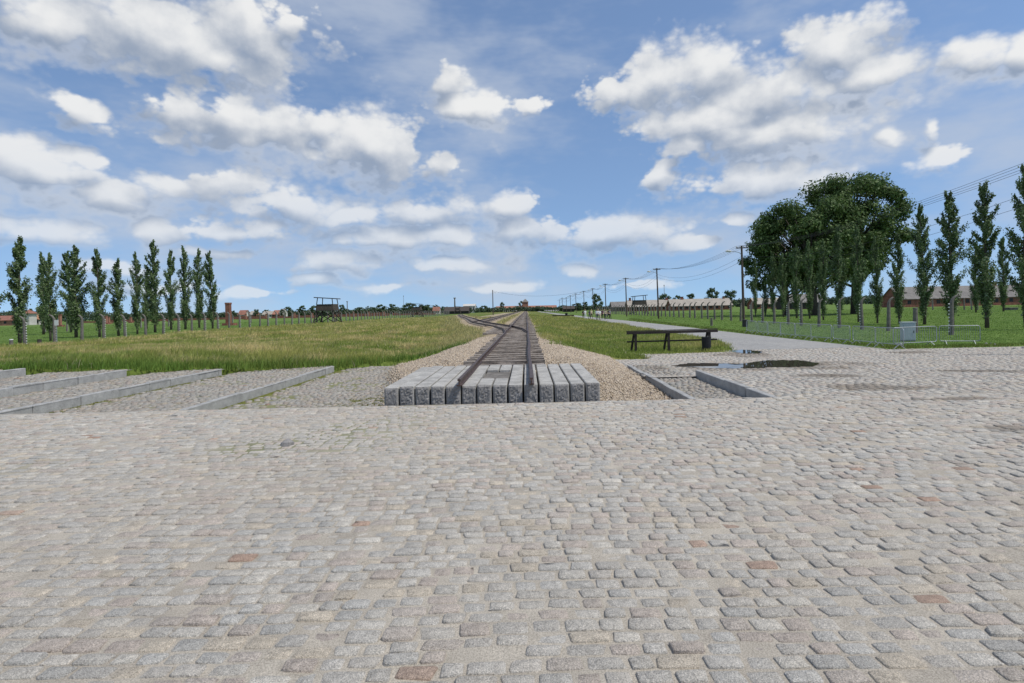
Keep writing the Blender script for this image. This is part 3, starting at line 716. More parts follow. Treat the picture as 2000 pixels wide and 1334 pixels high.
def make_broad(seed, name, h, w, nblob, leaves, lsz, c0, c1, low=.25, trunk=.35, shell=(.35, .88), blob=(.11, .19)):
    global rng; keep = rng; rng = np.random.default_rng(seed); rd = random.Random(seed)
    root = bpy.data.objects.new(name, None); root.empty_display_size = .5; C.objects.link(root); t = MB()
    t.tube([(0, 0, 0), (.1, 0, h * .18), (0, .1, h * .4), (0, 0, h * .75)], [trunk * 1.25, trunk, trunk * .7, trunk * .15], 8)
    pts = []; nr = []
    for i in range(nblob):
        q = low + (1 - low) * (i + .5) / nblob; a = i * 2.4 + rd.uniform(-.5, .5); prof = math.sin(math.pi * min(1, .12 + .80 * (q - low) / (1 - low))) ** .6
        rad = prof * w / 2 * rd.uniform(*shell); br = w * rd.uniform(*blob); c = Vector((math.cos(a) * rad, math.sin(a) * rad, min(q * h, h - br * .7)))
        s0 = Vector((0, 0, max(h * .15, c.z * .55))); t.tube([s0, (s0 + c) / 2 + Vector((0, 0, -.03 * h)), c], [trunk * .35, trunk * .22, trunk * .06], 5, cap=False)
        m = int(leaves / nblob); d = rng.normal(0, 1, (m, 3)); d /= np.linalg.norm(d, axis=1)[:, None]; r = br * (rng.random(m) ** .45)
        lum = 1 + .35 * np.sin(d[:, 0] * 5 + i) * np.cos(d[:, 2] * 4 + 2 * i) + rng.normal(0, .1, m)
        pts.append(np.array(c) + d * (r * lum)[:, None] * np.array([1.15, 1.15, .8])); nr.append(d + np.array([0, 0, .35]))
    Pn = np.concatenate(pts); Pn[:, 2] = np.maximum(Pn[:, 2], .06 * h); col = mixc(c0, c1, rng.random(len(Pn)))
    V, f, c = leaf_quads(Pn, lsz, col, np.concatenate(nr))
    t.build('trunk', 'bark', root, smooth=True); add('crown', np_mesh('crown', V, [f], c, 'leaf'), root); rng = keep; return root
def place_copies(protos, spots, label, cat, group, h0):
    used = set()
    for k, (x, y, z, h, wf, v) in enumerate(spots):
        p = protos[v % len(protos)]; o = p if p.name not in used else copy_tree(p); used.add(p.name)
        s = h / h0; o.location = (x, y, z); o.scale = (s * wf, s * wf, s); o.rotation_euler.z = k * 1.9 if o is not p or True else 0
        tag(o, label if isinstance(label, str) else label[k], cat, group)
def base_spot(px, pyb, pyt, z, w=None, fixed_x=None):
    if fixed_x is not None:
        l, _ = ray(px, pyb); y = fixed_x / l; x = fixed_x
    else: x, y = on_z(px, pyb, z)
    _, zt = at_y(px, pyt, y); return x, y, zt - float(field_z(x, y))
LP = [(-20, 678, 462, 46), (40, 674, 456, 46), (85, 656, 489, 34), (98, 667, 491, 32), (137, 652, 487, 32), (149, 661, 475, 44), (194, 660, 481, 36), (232, 658, 501, 36), (269, 655, 489, 27), (288, 645, 517, 24), (303, 652, 465, 37), (335, 647, 484, 30), (362, 646, 477, 33), (389, 643, 483, 28), (414, 645, 487, 28)]
protoL = [make_poplar(11 + s) for s in range(5)]
sp = []
for k, (px, yb, yt, w) in enumerate(LP):
    x, y, h = base_spot(px, yb, yt, -.38); sp.append((x, y, float(field_z(x, y)) - .05, h, (w / FPX * y) / h / .215, k))
DL = ['tall slender poplar in the row behind the meadow fence posts'] * len(sp)
DL[1] = 'broad poplar rising above the short white capped stump'; DL[3] = 'poplar standing right behind the white notice panel'; DL[7] = 'poplar with short rounded crown in the meadow row'; DL[9] = 'lowest poplar tucked between two taller ones in the meadow row'; DL[10] = 'tallest poplar in the middle of the meadow row'; DL[14] = 'end poplar beside the tall brick chimney'
place_copies(protoL, sp, DL, 'tree', 'poplars along the meadow fence', 11.0)
RP = [(1476, 622, 500, 15), (1495, 619, 537, 16), (1511, 622, 489, 23), (1530, 622, 491, 23), (1557, 624, 474, 27), (1582, 625, 464, 26), (1609, 627, 464, 26), (1640, 629, 437, 33), (1677, 630, 434, 32), (1713, 632, 458, 27), (1756, 633, 447, 33), (1805, 634, 392, 44), (1859, 637, 369, 57), (1928, 640, 347, 57), (1907, 613, 486, 24), (1961, 611, 458, 27), (2006, 643, 308, 62)]
protoR = [make_poplar(31 + s, leaves=10500, rm=1.32, lsz=.088) for s in range(5)]
sp = []
for k, (px, yb, yt, w) in enumerate(RP):
    x, y, h = base_spot(px, yb, yt, -.36); sp.append((x, y, float(field_z(x, y)) - .05, h, (w / FPX * y) / h / .215, k))
DR = ['upright poplar standing before the dark oaks near the roadside fence'] * len(sp)
DR[0] = 'thin small poplar next to the lamp pole with the black box'; DR[1] = 'lowest thin poplar beside the thin one at the lamp pole'; DR[11] = 'poplar at the edge of the oaks before the end of the brick barrack'; DR[12] = 'open crowned poplar behind the fence post by the last barrier'; DR[13] = 'tall poplar standing beyond the last crowd barrier'; DR[14] = DR[15] = 'small far poplar close to the brick barrack wall'; DR[16] = 'largest poplar, farthest from the oaks'
place_copies(protoR, sp, DR, 'tree', 'poplars by the roadside fence', 11.0)
oaks = [make_broad(51, 'oak_tree', 22, 22, 58, 36000, .25, (.065, .112, .032), (.12, .18, .055), .32, .7, (.5, .95), (.075, .125)), make_broad(52, 'oak_tree', 24, 19, 60, 38000, .25, (.065, .112, .032), (.125, .185, .055), .34, .75, (.5, .95), (.075, .125)), make_broad(53, 'oak_tree', 17, 16, 36, 16000, .25, (.065, .112, .032), (.118, .178, .052), .30, .5, (.4, .95), (.08, .13))]
for o, px, pt, d, lb in zip(oaks, (1588, 1672, 1535), (392, 345, 425), (98, 100, 103), ('broad dark green oak standing behind the roadside poplars', 'tallest dark oak rising above all the poplars', 'lower outer oak leaning out towards the lamp poles')):
    l, _ = ray(px, 618); x = l * d; _, zt = at_y(px, pt, d); zb = float(field_z(x, d)); o.location = (x, d, zb - .1); s = (zt - zb) / {0: 22, 1: 24, 2: 17}[oaks.index(o)]; o.scale = (s, s, s); tag(o, lb, 'tree', 'oaks behind the poplars')
# far trees that can be told apart
far_protos = [make_broad(70 + s, 'far_tree', 12, 11 if s != 2 else 7, 12, 1300, .62, (.06, .098, .048), (.10, .145, .068), .12, .3) for s in range(4)]
FT = [(1296, 574, 26, 480), (1325, 577, 20, 480), (1350, 574, 30, 480), (1389, 563, 30, 470), (1425, 567, 30, 470), (1165, 574, 24, 400), (1143, 590, 22, 400), (1128, 592, 24, 420), (1100, 596, 22, 430), (668, 595, 16, 480), (590, 597, 26, 520), (615, 597, 24, 520), (563, 599, 18, 520),
      (740, 595, 26, 560), (765, 594, 24, 560), (800, 592, 34, 560), (830, 595, 30, 560), (700, 600, 26, 560), (925, 594, 24, 640), (945, 597, 20, 640), (980, 590, 10, 640), (1020, 588, 14, 800), (60, 603, 16, 380), (75, 602, 14, 380), (500, 604, 12, 420), (552, 604, 12, 420), (455, 607, 16, 420), (1850, 551, 20, 420), (1985, 550, 16, 420)]
sp = []
for k, (px, pt, w, d) in enumerate(FT):
    x, zt = at_y(px, pt, d); zb = float(field_z(x, d)); h = zt - zb; sp.append((x, d, zb, h, (w / FPX * d) / h / .92, k))
place_copies(far_protos, sp, 'rounded green tree standing out from the distant tree line', 'tree', 'distant single trees', 12.0)
def treeline():
    Ps, Cs = [], []
    prof = [(-150, 604), (50, 607), (90, 603), (130, 606), (250, 611), (420, 609), (470, 610), (560, 606), (660, 603), (700, 602), (760, 600), (850, 598), (880, 600), (960, 600), (1010, 599), (1060, 600), (1110, 597), (1190, 597), (1240, 594), (1340, 588), (1440, 583), (1520, 582), (1800, 572), (2150, 564)]
    for px in np.arange(-150, 2150, 5.0):
        d = rng.uniform(560, 700); pt = np.interp(px, [p[0] for p in prof], [p[1] for p in prof]) + rng.normal(0, 1.6) + 1.2; x, zt = at_y(px, pt, d); zb = -.3; h = max(3, zt - zb); m = 130
        r = rng.uniform(3, 5.5); dd = rng.normal(0, 1, (m, 3)); dd /= np.linalg.norm(dd, axis=1)[:, None]; dd *= (rng.random(m) ** .4)[:, None]
        Ps.append(np.array([x, d, zb + h * .52]) + dd * np.array([r, r, h * .5])); Cs.append(mixc((.07, .105, .062), (.11, .145, .085), rng.random(m)) * rng.uniform(.8, 1.2))
    V, f, c = leaf_quads(np.concatenate(Ps), 1.15, np.concatenate(Cs)); add('woodland', np_mesh('woodland', V, [f], c, 'leaf'), kind='stuff', label='distant dark green belt of woodland on the horizon', cat='woodland')
treeline()

# ------------------------------------------------------------------ fence posts
def make_post(side, hgt=2.75, arm=.62, ins=True, name='concrete_fence_post'):
    root = bpy.data.objects.new(name, None); root.empty_display_size = .2; C.objects.link(root); m = MB()
    pts = [(0, 0, -.1), (0, 0, hgt * .5), (0, 0, hgt * .78)]; r = [.155, .13, .115]
    for k in range(1, 7):
        a = k / 6 * R(72); pts.append((side * arm * .95 * (1 - math.cos(a)) , 0, hgt * .78 + .58 * math.sin(a))); r.append(.115 - .009 * k)
    m.tube(pts, r, 8, rot=R(22.5)); m.build('shaft', 'concrete', root, smooth=False)
    if ins:
        q = MB()
        for k in range(9):
            z = .25 + k * hgt * .085
            q.tube([(-side * .13, -.02, z), (-side * .20, -.02, z)], [.035, .045], 6)
        q.build('insulators', 'ceramic', root, kind='stuff')
    return root
def post_row(ds, X, side, label, group, seed, ins_every=True):
    a = make_post(side); b = make_post(side, 2.62, .55, False); first = {0: True, 1: True}
    for k, d in enumerate(ds):
        v = 0 if (k * 7 + seed) % 3 else 1; p = (a, b)[v]; o = p if first[v] else copy_tree(p); first[v] = False
        x = X + rng.normal(0, .06); o.location = (x, d, float(field_z(x, d))); o.rotation_euler = (rng.normal(0, .018), rng.normal(0, .02), rng.normal(0, .08)); o.scale = (1, 1, rng.uniform(.95, 1.05)); tag(o, label, 'fence post', group)
dl = [50.4, 53.9, 57, 60, 63.2, 66.5, 69.7, 72.8, 75.8, 78.8, 82.3, 85.3] + list(np.arange(88.5, 330, 3.25))
post_row(dl, -44.6, -1, 'curved concrete fence post in the row between meadow and poplars', 'fence posts along the meadow', 1)
drr = [37.5, 44.1, 47.5, 51, 54.4, 57.8, 61.1, 64.5, 67.6] + list(np.arange(71, 230, 3.35))
post_row(drr, 28.0, 1, 'curved concrete fence post in the row beside the cobbled road', 'fence posts along the road', 2)
post_row([90, 94.5, 99, 112, 118, 127, 136, 145, 155, 165], -80, -1, 'far fence post standing on the lawn before the brick ruins', 'fence posts before the ruins', 3)
post_row([113.5, 115.0, 117, 121, 126], 90, 1, 'far fence post standing on the lawn before the grey roofed barrack', 'fence posts before the barrack', 4)
def stub(px, d, h, r, label, cap=None):
    l, _ = ray(px, 640); x = l * d; z = float(field_z(x, d)); e = empty('post_stub', (x, d, z), label, 'post'); m = MB()
    m.tube([(0, 0, -.1), (.01, 0, h * .6), (.02, 0, h)], [r * 1.1, r, r * .9], 8, rot=R(22.5)); m.build('shaft', 'concrete' if cap else 'wood_grey', e)
    q = MB(); q.tube([(.02, 0, h), (.02, 0, h + .07)], [r * 1.05, r * .9], 8); q.build('cap', cap or 'wood_dark', e)
stub(1788, 41, 1.75, .16, 'broken straight concrete post behind the grey cabinet', 'concrete')
stub(21, 49.5, .62, .14, 'short white capped concrete stump in the tall grass', 'ceramic'); stub(76, 51, .5, .17, 'short dark wooden stump beside the signed fence post')
stub(1390, 62, .8, .13, 'short stump between the roadside fence posts', 'concrete')

# notice board on the fence
l, _ = ray(110, 630); x, yb = l * 53.4, 53.4; z = float(field_z(x, yb)); e = empty('notice_sign', (x, yb, z), 'small white notice panel at the poplar fence', 'sign')
b = MB(); b.box(-.19, .19, -.015, .015, 1.75, 2.25); b.build('panel', 'ceramic', e, bevel=.004); b = MB(); b.tube([(0, .03, 0), (0, .03, 2.2)], .03, 6); b.build('stake', 'steel', e)

# ------------------------------------------------------------------ watchtowers
def make_tower():
    root = bpy.data.objects.new('watchtower', None); C.objects.link(root)
    B, Tq = 2.05, 1.75
    corners = [(-1, -1), (1, -1), (1, 1), (-1, 1)]
    for sx, sy in corners:
        m = MB(); m.beam((sx * B * 1.12, sy * B * 1.12, -.1), (sx * Tq * .95, sy * Tq * .95, 2.75), .2, .2); m.build('leg', 'wood_grey', root)
    for a, b in ((0, 1), (1, 2), (2, 3), (3, 0)):
        for p, q in ((a, b), (b, a)):
            m = MB(); A = corners[p]; D = corners[q]; o = 1.0 if p == a else 1.04
            m.beam((A[0] * B * 1.10 * o, A[1] * B * 1.10 * o, .15), (D[0] * Tq * .98 * o, D[1] * Tq * .98 * o, 2.6), .1, .15); m.build('brace', 'wood_dark', root)
    m = MB(); m.box(-1.95, 1.95, -1.95, 1.95, 2.72, 2.88); m.build('platform', 'wood_grey', root)
    for a, b in ((0, 1), (1, 2), (2, 3), (3, 0)):
        A = Vector((*corners[a], 0)); D = Vector((*corners[b], 0)); n = 12
        for k in range(n):
            p = A.lerp(D, (k + .06) / n); r = A.lerp(D, (k + .94) / n); m = MB(); nrm = (D - A).cross(Vector((0, 0, 1))).normalized()
            lo, hi = 1.82, 1.66; pts = [p * lo + Vector((0, 0, 2.88)), r * lo + Vector((0, 0, 2.88)), r * hi + Vector((0, 0, 4.1 + rng.normal(0, .01))), p * hi + Vector((0, 0, 4.1))]
            m.poly(pts); m.poly([q + nrm * .04 for q in pts])
            for i in range(4): m.poly([pts[i], pts[(i + 1) % 4], pts[(i + 1) % 4] + nrm * .04, pts[i] + nrm * .04])
            m.build('board', 'wood_grey', root)
    for sx, sy in corners:
        m = MB(); m.beam((sx * 1.68, sy * 1.68, 4.0), (sx * 1.5, sy * 1.5, 5.42 - .12 * sx), .13, .13); m.build('roof_post', 'wood_grey', root)
    m = MB(); m.poly([(-2.1, -2.1, 5.62), (2.1, -2.1, 5.30), (2.1, 2.1, 5.30), (-2.1, 2.1, 5.62)]); m.poly([(-2.1, -2.1, 5.44), (2.1, -2.1, 5.12), (2.1, 2.1, 5.12), (-2.1, 2.1, 5.44)])
    for a, b in ((0, 1), (1, 2), (2, 3), (3, 0)): m.poly([m.v[a], m.v[b], m.v[4 + b], m.v[4 + a]])
    m.build('roof', 'wood_dark', root); return root
tw = make_tower()
for k, (px, d, X, rz, lb) in enumerate([(640, 120, -42, 0, 'open timber watchtower standing at the edge of the tall meadow'), (814, 230, -44.0, 0, 'dark timber watchtower among the posts farther along the meadow fence'), (894, 400, -48, 0, 'farthest small watchtower by the meadow fence'), (1249, 168, 33.6, math.pi, 'timber watchtower standing beside the pale barrack roofs')]):
    o = tw if k == 0 else copy_tree(tw); l, _ = ray(px, 615); x = l * d; o.location = (x, d, float(field_z(x, d))); o.rotation_euler.z = rz; tag(o, lb, 'watchtower', 'timber watchtowers')

# ------------------------------------------------------------------ buildings
def gable(name, x0, x1, y0, y1, zb, eave, ridge, wall, roof, label, axis_x=True, windows=0, vents=0, chim=(), cat='building', over=.4, wz=(.35, .75)):
    cx_, cy_ = (x0 + x1) / 2, (y0 + y1) / 2; e = empty(name, (cx_, cy_, zb), label, cat); a, b_ = (x1 - x0) / 2, (y1 - y0) / 2
    if not axis_x: e.rotation_euler.z = math.pi / 2; a, b_ = b_, a
    m = MB(); v = [(-a, -b_, -.2), (a, -b_, -.2), (a, b_, -.2), (-a, b_, -.2), (-a, -b_, eave), (a, -b_, eave), (a, b_, eave), (-a, b_, eave), (-a, 0, ridge - .15), (a, 0, ridge - .15)]
    m.v = v; m.f = [(0, 1, 5, 4), (2, 3, 7, 6), (0, 4, 8, 7, 3), (1, 2, 6, 9, 5)]; m.build('wall', wall, e)
    for s in (-1, 1):
        r = MB(); k = over * (ridge - eave) / b_; p = [(-a - over, s * (b_ + over), eave - k), (a + over, s * (b_ + over), eave - k), (a + over, 0, ridge), (-a - over, 0, ridge)]
        r.poly(p); r.poly([(q[0], q[1], q[2] - .16) for q in p])
        for i in range(4): r.poly([r.v[i], r.v[(i + 1) % 4], r.v[4 + (i + 1) % 4], r.v[4 + i]])
        ro = r.build('roof', roof, e)
    for k in range(windows):
        x = -a + (k + .5) * 2 * a / windows; w = MB(); ww_ = min(.6, a / windows * .5); w.box(x - ww_, x + ww_, -b_ - .05, -b_ + .02, eave * wz[0], eave * wz[1]); wo_ = w.build('window', 'window_dark', e)
        f_ = MB(); f_.box(x - .04, x + .04, -b_ - .07, -b_ - .055, eave * wz[0], eave * wz[1]); f_.build('glazing_bar', 'wood_grey', wo_)
    for k in range(vents):
        x = -a + (k + .5) * 2 * a / vents; y_ = -b_ * .55; z = eave + (ridge - eave) * .45; w = MB(); w.beam((x, y_ - .25, z + .05), (x, y_ + .5, z + .28), .8, .22); w.build('roof_vent', 'wood_grey', e)
    for x, w_, h_ in chim:
        c_ = MB(); c_.box(x - w_ / 2, x + w_ / 2, -.45, .45, ridge - .4, ridge + h_); co = c_.build('chimney', 'brick', e); t_ = MB(); t_.box(x - w_ / 2 - .1, x + w_ / 2 + .1, -.55, .55, ridge + h_ + .003, ridge + h_ + .15); t_.build('chimney_cap', 'wood_grey', co)
    return e
def px_x(px, d): l, _ = ray(px, 605); return l * d
def gb(name, pa, pb, d, dep, eave, ridge, *a, **kw):
    return gable(name, px_x(pa, d), px_x(pb, d), d, d + dep, float(field_z(30, 300)) if d > 100 else -.3, eave, ridge, *a, **kw)
gb('brick_barrack', 1762, 2075, 195, 11.4, 3.1, 7.1, 'brick', 'roof_grey', 'long brick barrack with grey roof seen between the poplars', windows=11, vents=9, chim=((-5.0, 2.6, 1.6), (9, 1.0, 1.0)))
gb('barrack', 1540, 1612, 205, 10, 2.7, 5.6, 'wood_dark', 'roof_grey', 'dark barrack end hidden behind the oaks', windows=4)
gb('barrack', 1476, 1531, 262, 10, 2.5, 5.2, 'brick', 'roof_pale', 'short pale roofed barrack visible behind the lamp pole', windows=5)
gb('stable_barrack', 1228, 1340, 290, 10, 2.5, 5.7, 'brick', 'roof_pale', 'pale roofed stable barrack behind the watchtower', windows=9, chim=((-13, 1.0, 1.1), (6, 1.3, .9)))
gb('stable_barrack', 1312, 1430, 268, 10, 2.4, 5.5, 'brick', 'roof_pale', 'pale roofed stable barrack nearest the roadside lamp pole', windows=10, chim=((-8, 1.3, 1.0), (12, .8, .7)))
gb('stable_barrack', 1196, 1238, 310, 10, 2.6, 5.4, 'wood_grey', 'roof_grey', 'grey stable barrack at the end of the pale roofs', windows=3)
gb('timber_hut', 1101, 1122, 370, 8, 2.2, 4.0, 'wood_dark', 'wood_grey', 'small dark timber hut beside the far end of the road', windows=2)
# gatehouse far down the line
gd = 740.0
gz = -.13; ge = empty('gatehouse', (px_x(1025, gd), gd, gz), 'long low brick gatehouse with central tower at the end of the track', 'building')
def gpart(nm, m, pa, pb, z0, z1, y0, y1):
    b = MB(); b.box(px_x(pa, gd) - ge.location.x, px_x(pb, gd) - ge.location.x, y0, y1, z0, z1); return b.build(nm, m, ge)
def groof(pa, pb, z0, z1, y0, y1, m, hip=False, dx=.6):
    xa, xb = px_x(pa, gd) - ge.location.x - dx, px_x(pb, gd) - ge.location.x + dx; ym = (y0 + y1) / 2; b = MB(); xm = (xa + xb) / 2
    r0, r1 = ((xm, ym, z1), (xm, ym, z1)) if hip else ((xa, ym, z1), (xb, ym, z1))
    b.poly([(xa, y0 - .5, z0), (xb, y0 - .5, z0), r1, r0]) if not hip else b.poly([(xa, y0 - .5, z0), (xb, y0 - .5, z0), r0])
    b.poly([(xb, y1 + .5, z0), (xa, y1 + .5, z0), r0, r1]) if not hip else b.poly([(xb, y1 + .5, z0), (xa, y1 + .5, z0), r0])
    b.poly([(xb, y0 - .5, z0), (xb, y1 + .5, z0), r1]); b.poly([(xa, y1 + .5, z0), (xa, y0 - .5, z0), r0]); b.poly([(xa, y0 - .5, z0 + .01), (xb, y0 - .5, z0 + .01), (xb, y1 + .5, z0 + .01), (xa, y1 + .5, z0 + .01)])
    b.build('roof', m, ge)
gpart('wing', 'brick_pale', 969, 1020.5, -.2, 3.6, 0, 12); groof(969, 1020.5, 3.61, 7.4, 0, 12, 'brick_pale')
gpart('wing', 'brick_pale', 1032, 1087, -.2, 3.6, 0, 12); groof(1032, 1087, 3.61, 7.2, 0, 12, 'brick_pale')
tw_ = [gpart('tower', 'brick_pale', 1020.6, 1023.3, -.2, 5.3, -1, 11), gpart('tower', 'brick_pale', 1028.7, 1031.9, -.2, 5.3, -1, 11), gpart('tower', 'brick_pale', 1020.6, 1031.9, 5.31, 12.2, -1, 11)]
groof(1020.6, 1031.9, 12.21, 16.6, -1, 11, 'roof_grey', True)
for k in range(9):
    for a_, b_ in ((969, 1020.5), (1032, 1087)):
        p = a_ + (k + .5) * (b_ - a_) / 9; gpart('window', 'window_dark', p - .7, p + .7, 1.0, 2.7, -.06, .05)
for p in (1023.5, 1026.2, 1029): gpart('window', 'window_dark', p - .7, p + .7, 9.2, 11.0, -1.06, -.9)
# red-roofed houses and brick ruins beyond the meadow
def house(pa, pb, d, wall, roof, eave, ridge, label, **kw): gb('house', pa, pb, d, 9, eave, ridge, wall, roof, label, windows=4, **kw)
house(-30, 33, 262, 'brick_pale', 'roof_red', 2.6, 4.6, 'low brick house with red roof beyond the outermost poplars')
house(40, 76, 270, 'plaster', 'roof_orange', 2.7, 5.0, 'low house with orange tiled roof seen between poplars')
x_ = px_x(12, 255); e = empty('roof_pavilion', (x_, 266.5, -.1), 'square tower with pyramid red roof above the brick house', 'building')
b = MB(); b.box(-2, 2, -2, 2, -.1, 5.4); b.build('wall', 'plaster', e); b = MB()
for i in range(4): A = [(-2.8, -2.8, 5.3), (2.8, -2.8, 5.3), (2.8, 2.8, 5.3), (-2.8, 2.8, 5.3)]; b.poly([A[i], A[(i + 1) % 4], (0, 0, 7.2)])
b.poly([(-2.8, -2.8, 5.31), (2.8, -2.8, 5.31), (2.8, 2.8, 5.31), (-2.8, 2.8, 5.31)]); b.build('roof', 'roof_red', e)
for pa, pb, d, wl, rf, ev, rg, lb in [(464, 478, 430, 'plaster', 'roof_red', 3.2, 6.5, 'white house with bright red roof right of the tall brick chimney'), (486, 497, 420, 'brick_pale', 'roof_pale', 3.0, 5.6, 'small brick house with tan roof before the woodland'), (512, 530, 440, 'plaster', 'roof_pale', 3.0, 5.4, 'pale plastered house with tan roof among the fence posts'), (532, 546, 440, 'brick_pale', 'brick_pale', 3.0, 6.0, 'brown brick house with brown roof among the fence posts'), (545, 552, 440, 'plaster', 'roof_grey', 4.2, 7.0, 'narrow white gabled house before the woodland'), (845, 858, 520, 'plaster', 'roof_red', 3.0, 6.5, 'small red roofed house near the farthest watchtower'), (905, 928, 600, 'plaster', 'plaster', 7.5, 9.5, 'tall white block rising above the far trees')]: house(pa, pb, d, wl, rf, ev, rg, lb)
gb('barrack', 868, 915, 420, 10, 2.4, 5.4, 'wood_dark', 'wood_grey', 'dark long roofed barrack near the farthest watchtower', windows=6)
def chimney(px, d, w, h, label, m='brick', grp=None):
    x = px_x(px, d); e = empty('brick_chimney', (x, d, float(field_z(x, d))), label, 'chimney', grp); b = MB(); b.box(-w / 2, w / 2, -w / 2, w / 2, -.1, h); b.build('stack', m, e)
    b = MB(); b.box(-w / 2 - .06, w / 2 + .06, -w / 2 - .06, w / 2 + .06, h - .35, h + .02); b.build('cap', 'brick', e); b = MB(); b.box(-w * 1.1, w * 1.6, -w, w, -.1, .5); b.build('hearth', 'brick', e)
chimney(446, 125, .92, 5.0, 'tall free standing brick chimney at the end of the poplar row')
chimney(117, 174, .62, 3.7, 'thin red brick chimney behind the white notice panel', 'brick_pale')
for k, (px, d, h) in enumerate([(207, 220, 3.2), (212, 240, 2.8), (222, 300, 3), (255, 260, 2.6), (330, 280, 3), (480, 300, 3.2), (520, 320, 3), (575, 330, 3.2), (610, 300, 2.8), (690, 330, 3.2), (720, 350, 3.0), (750, 340, 2.8)]):
    chimney(px, d, .7, h, 'low brick chimney among the barrack ruins beyond the meadow', 'brick_pale', 'ruined barrack chimneys')
def ruin(pa, pb, d, h, label):
    xa, xb = px_x(pa, d), px_x(pb, d); e = empty('ruined_wall', ((xa + xb) / 2, d, -.15), label, 'ruin'); n = max(4, int((xb - xa) / 4)); m = MB(); L = (xb - xa) / n
    for k in range(n):
        hh_ = h * rng.uniform(.55, 1.1); m.box(-(xb - xa) / 2 + k * L, -(xb - xa) / 2 + (k + 1) * L - .003, -.3 + rng.uniform(0, .1), .3, -.1, hh_)
    m.build('wall', 'brick', e)
for pa, pb, d, h in [(130, 200, 330, 1.5), (205, 300, 350, 1.8), (300, 440, 360, 1.6), (450, 520, 350, 2.0), (530, 620, 370, 2.0), (640, 760, 380, 2.2), (765, 850, 400, 2.0)]:
    ruin(pa, pb, d, h, 'low stretch of ruined brick foundation wall beyond the meadow fence')
def mast(px, pt, d, w, name, label, lattice=True):
    x, zt = at_y(px, pt, d); e = empty(name, (x, d, -.2), label, 'mast'); m = MB()
    m.tube([(0, 0, 0), (0, 0, zt * .7), (0, 0, zt)], [w, w * .8, w * .6], 6); m.build('shaft', 'concrete', e); m = MB(); m.tube([(0, 0, zt * .94), (0, 0, zt)], [w * 1.5, w * 1.4], 6); m.build('head', 'concrete', e)
mast(678, 588, 560, .55, 'radio_tower', 'dark slim tower between the woodland trees'); mast(788, 577, 750, .25, 'radio_mast', 'thin lattice radio mast above the woodland'); mast(888, 581, 750, 1.1, 'industrial_chimney', 'pale broad industrial stack on the horizon'); mast(1297, 556, 700, .35, 'radio_mast', 'thin radio mast above the pale barrack roofs')

# ------------------------------------------------------------------ utility poles and wires
PX_ = 22.6; PD = [21, 59, 97, 129, 161, 192, 222, 258, 288, 318, 350, 385]
def make_pole():
    root = bpy.data.objects.new('utility_pole', None); C.objects.link(root); m = MB(); m.tube([(0, 0, -.2), (0, 0, 4.5), (0, 0, 8.7)], [.15, .125, .10], 8); m.build('shaft', 'pole_wood', root)
    m = MB(); m.beam((-.62, -.06, 8.45), (.62, -.06, 8.45), .09, .11); m.build('crossarm', 'wood_grey', root)
    for x in (-.55, -.2, .2, .55): m = MB(); m.tube([(x, -.06, 8.51), (x, -.06, 8.6), (x, -.06, 8.66)], [.03, .05, .02], 6); m.build('insulator', 'ceramic', root)
    m = MB(); m.tube([(-.08, 0, 7.75), (-.25, 0, 7.95), (-.6, 0, 8.05), (-1.15, 0, 8.12)], .03, 6); arm = m.build('lamp_arm', 'steel', root)
    m = MB(); m.tube([(-1.05, 0, 8.10), (-1.2, 0, 8.13), (-1.5, 0, 8.17), (-1.68, 0, 8.15)], [.05, .12, .14, .05], 8, flat=.6); m.build('lamp_head', 'lamp_shell', arm); m = MB(); m.box(-.14, .14, -.3, -.12, .0, 1.0)
    return root
pole = make_pole(); tops = []
for k, d in enumerate(PD):
    o = pole if k == 0 else copy_tree(pole); lean = rng.normal(-.012, .008); o.location = (PX_ + rng.normal(0, .1), d, float(field_z(PX_, d))); o.rotation_euler.y = lean; o.scale.z = rng.uniform(.96, 1.03)
    tag(o, 'tall wooden lamp pole with a black box at its foot' if d == 59 else 'wooden lamp pole with crossarm and wires farther down the road', 'utility pole', 'lamp poles along the road'); tops.append((o.location.x + lean * 8.4, d, o.location.z, o.scale.z))
wires = []
for k in range(len(PD) - 1):
    for x, z in ((-.55, 8.66), (-.2, 8.66), (.2, 8.66), (.55, 8.66), (.1, 7.6), (.1, 7.1)):
        a, b = tops[k], tops[k + 1]; m = MB(); n = 10; pts = []; sag = .9 if z > 8 else 1.3
        p0 = Vector((a[0] + x, a[1], a[2] + z * a[3])); p1 = Vector((b[0] + x, b[1], b[2] + z * b[3]))
        for i in range(n + 1): t_ = i / n; p = p0.lerp(p1, t_); p.z -= sag * 4 * t_ * (1 - t_); pts.append(p - p0)
        m.tube(pts, (.007 + .00006 * a[1]), 4, cap=False); m.build('overhead_wire', 'wire', None, p0, label='thin black overhead wire sagging between the road lamp poles', cat='wire', group='wires between the lamp poles')
x, d = px_x(963, 250), 250.0; e = empty('lone_pole', (x, d, -.1), 'lone tall wooden pole beside the siding', 'utility pole'); m = MB(); m.tube([(0, 0, -.1), (0, 0, 11)], [.22, .16], 8); m.build('shaft', 'pole_wood', e); m = MB(); m.tube([(0, 0, 9.6), (.8, 0, 9.8), (1.3, 0, 9.7)], [.06, .05, .12], 6); m.build('lamp_arm', 'steel', e)
p0 = Vector((x + .1, d, 10.4)); p1 = Vector((tops[5][0], tops[5][1], 8.2)); m = MB(); m.tube([p0.lerp(p1, i / 12) - p0 - Vector((0, 0, 2.2 * 4 * (i / 12) * (1 - i / 12))) for i in range(13)], .03, 4, cap=False); m.build('overhead_wire', 'wire', None, p0, label='long slack wire from the lone pole across the track', cat='wire')
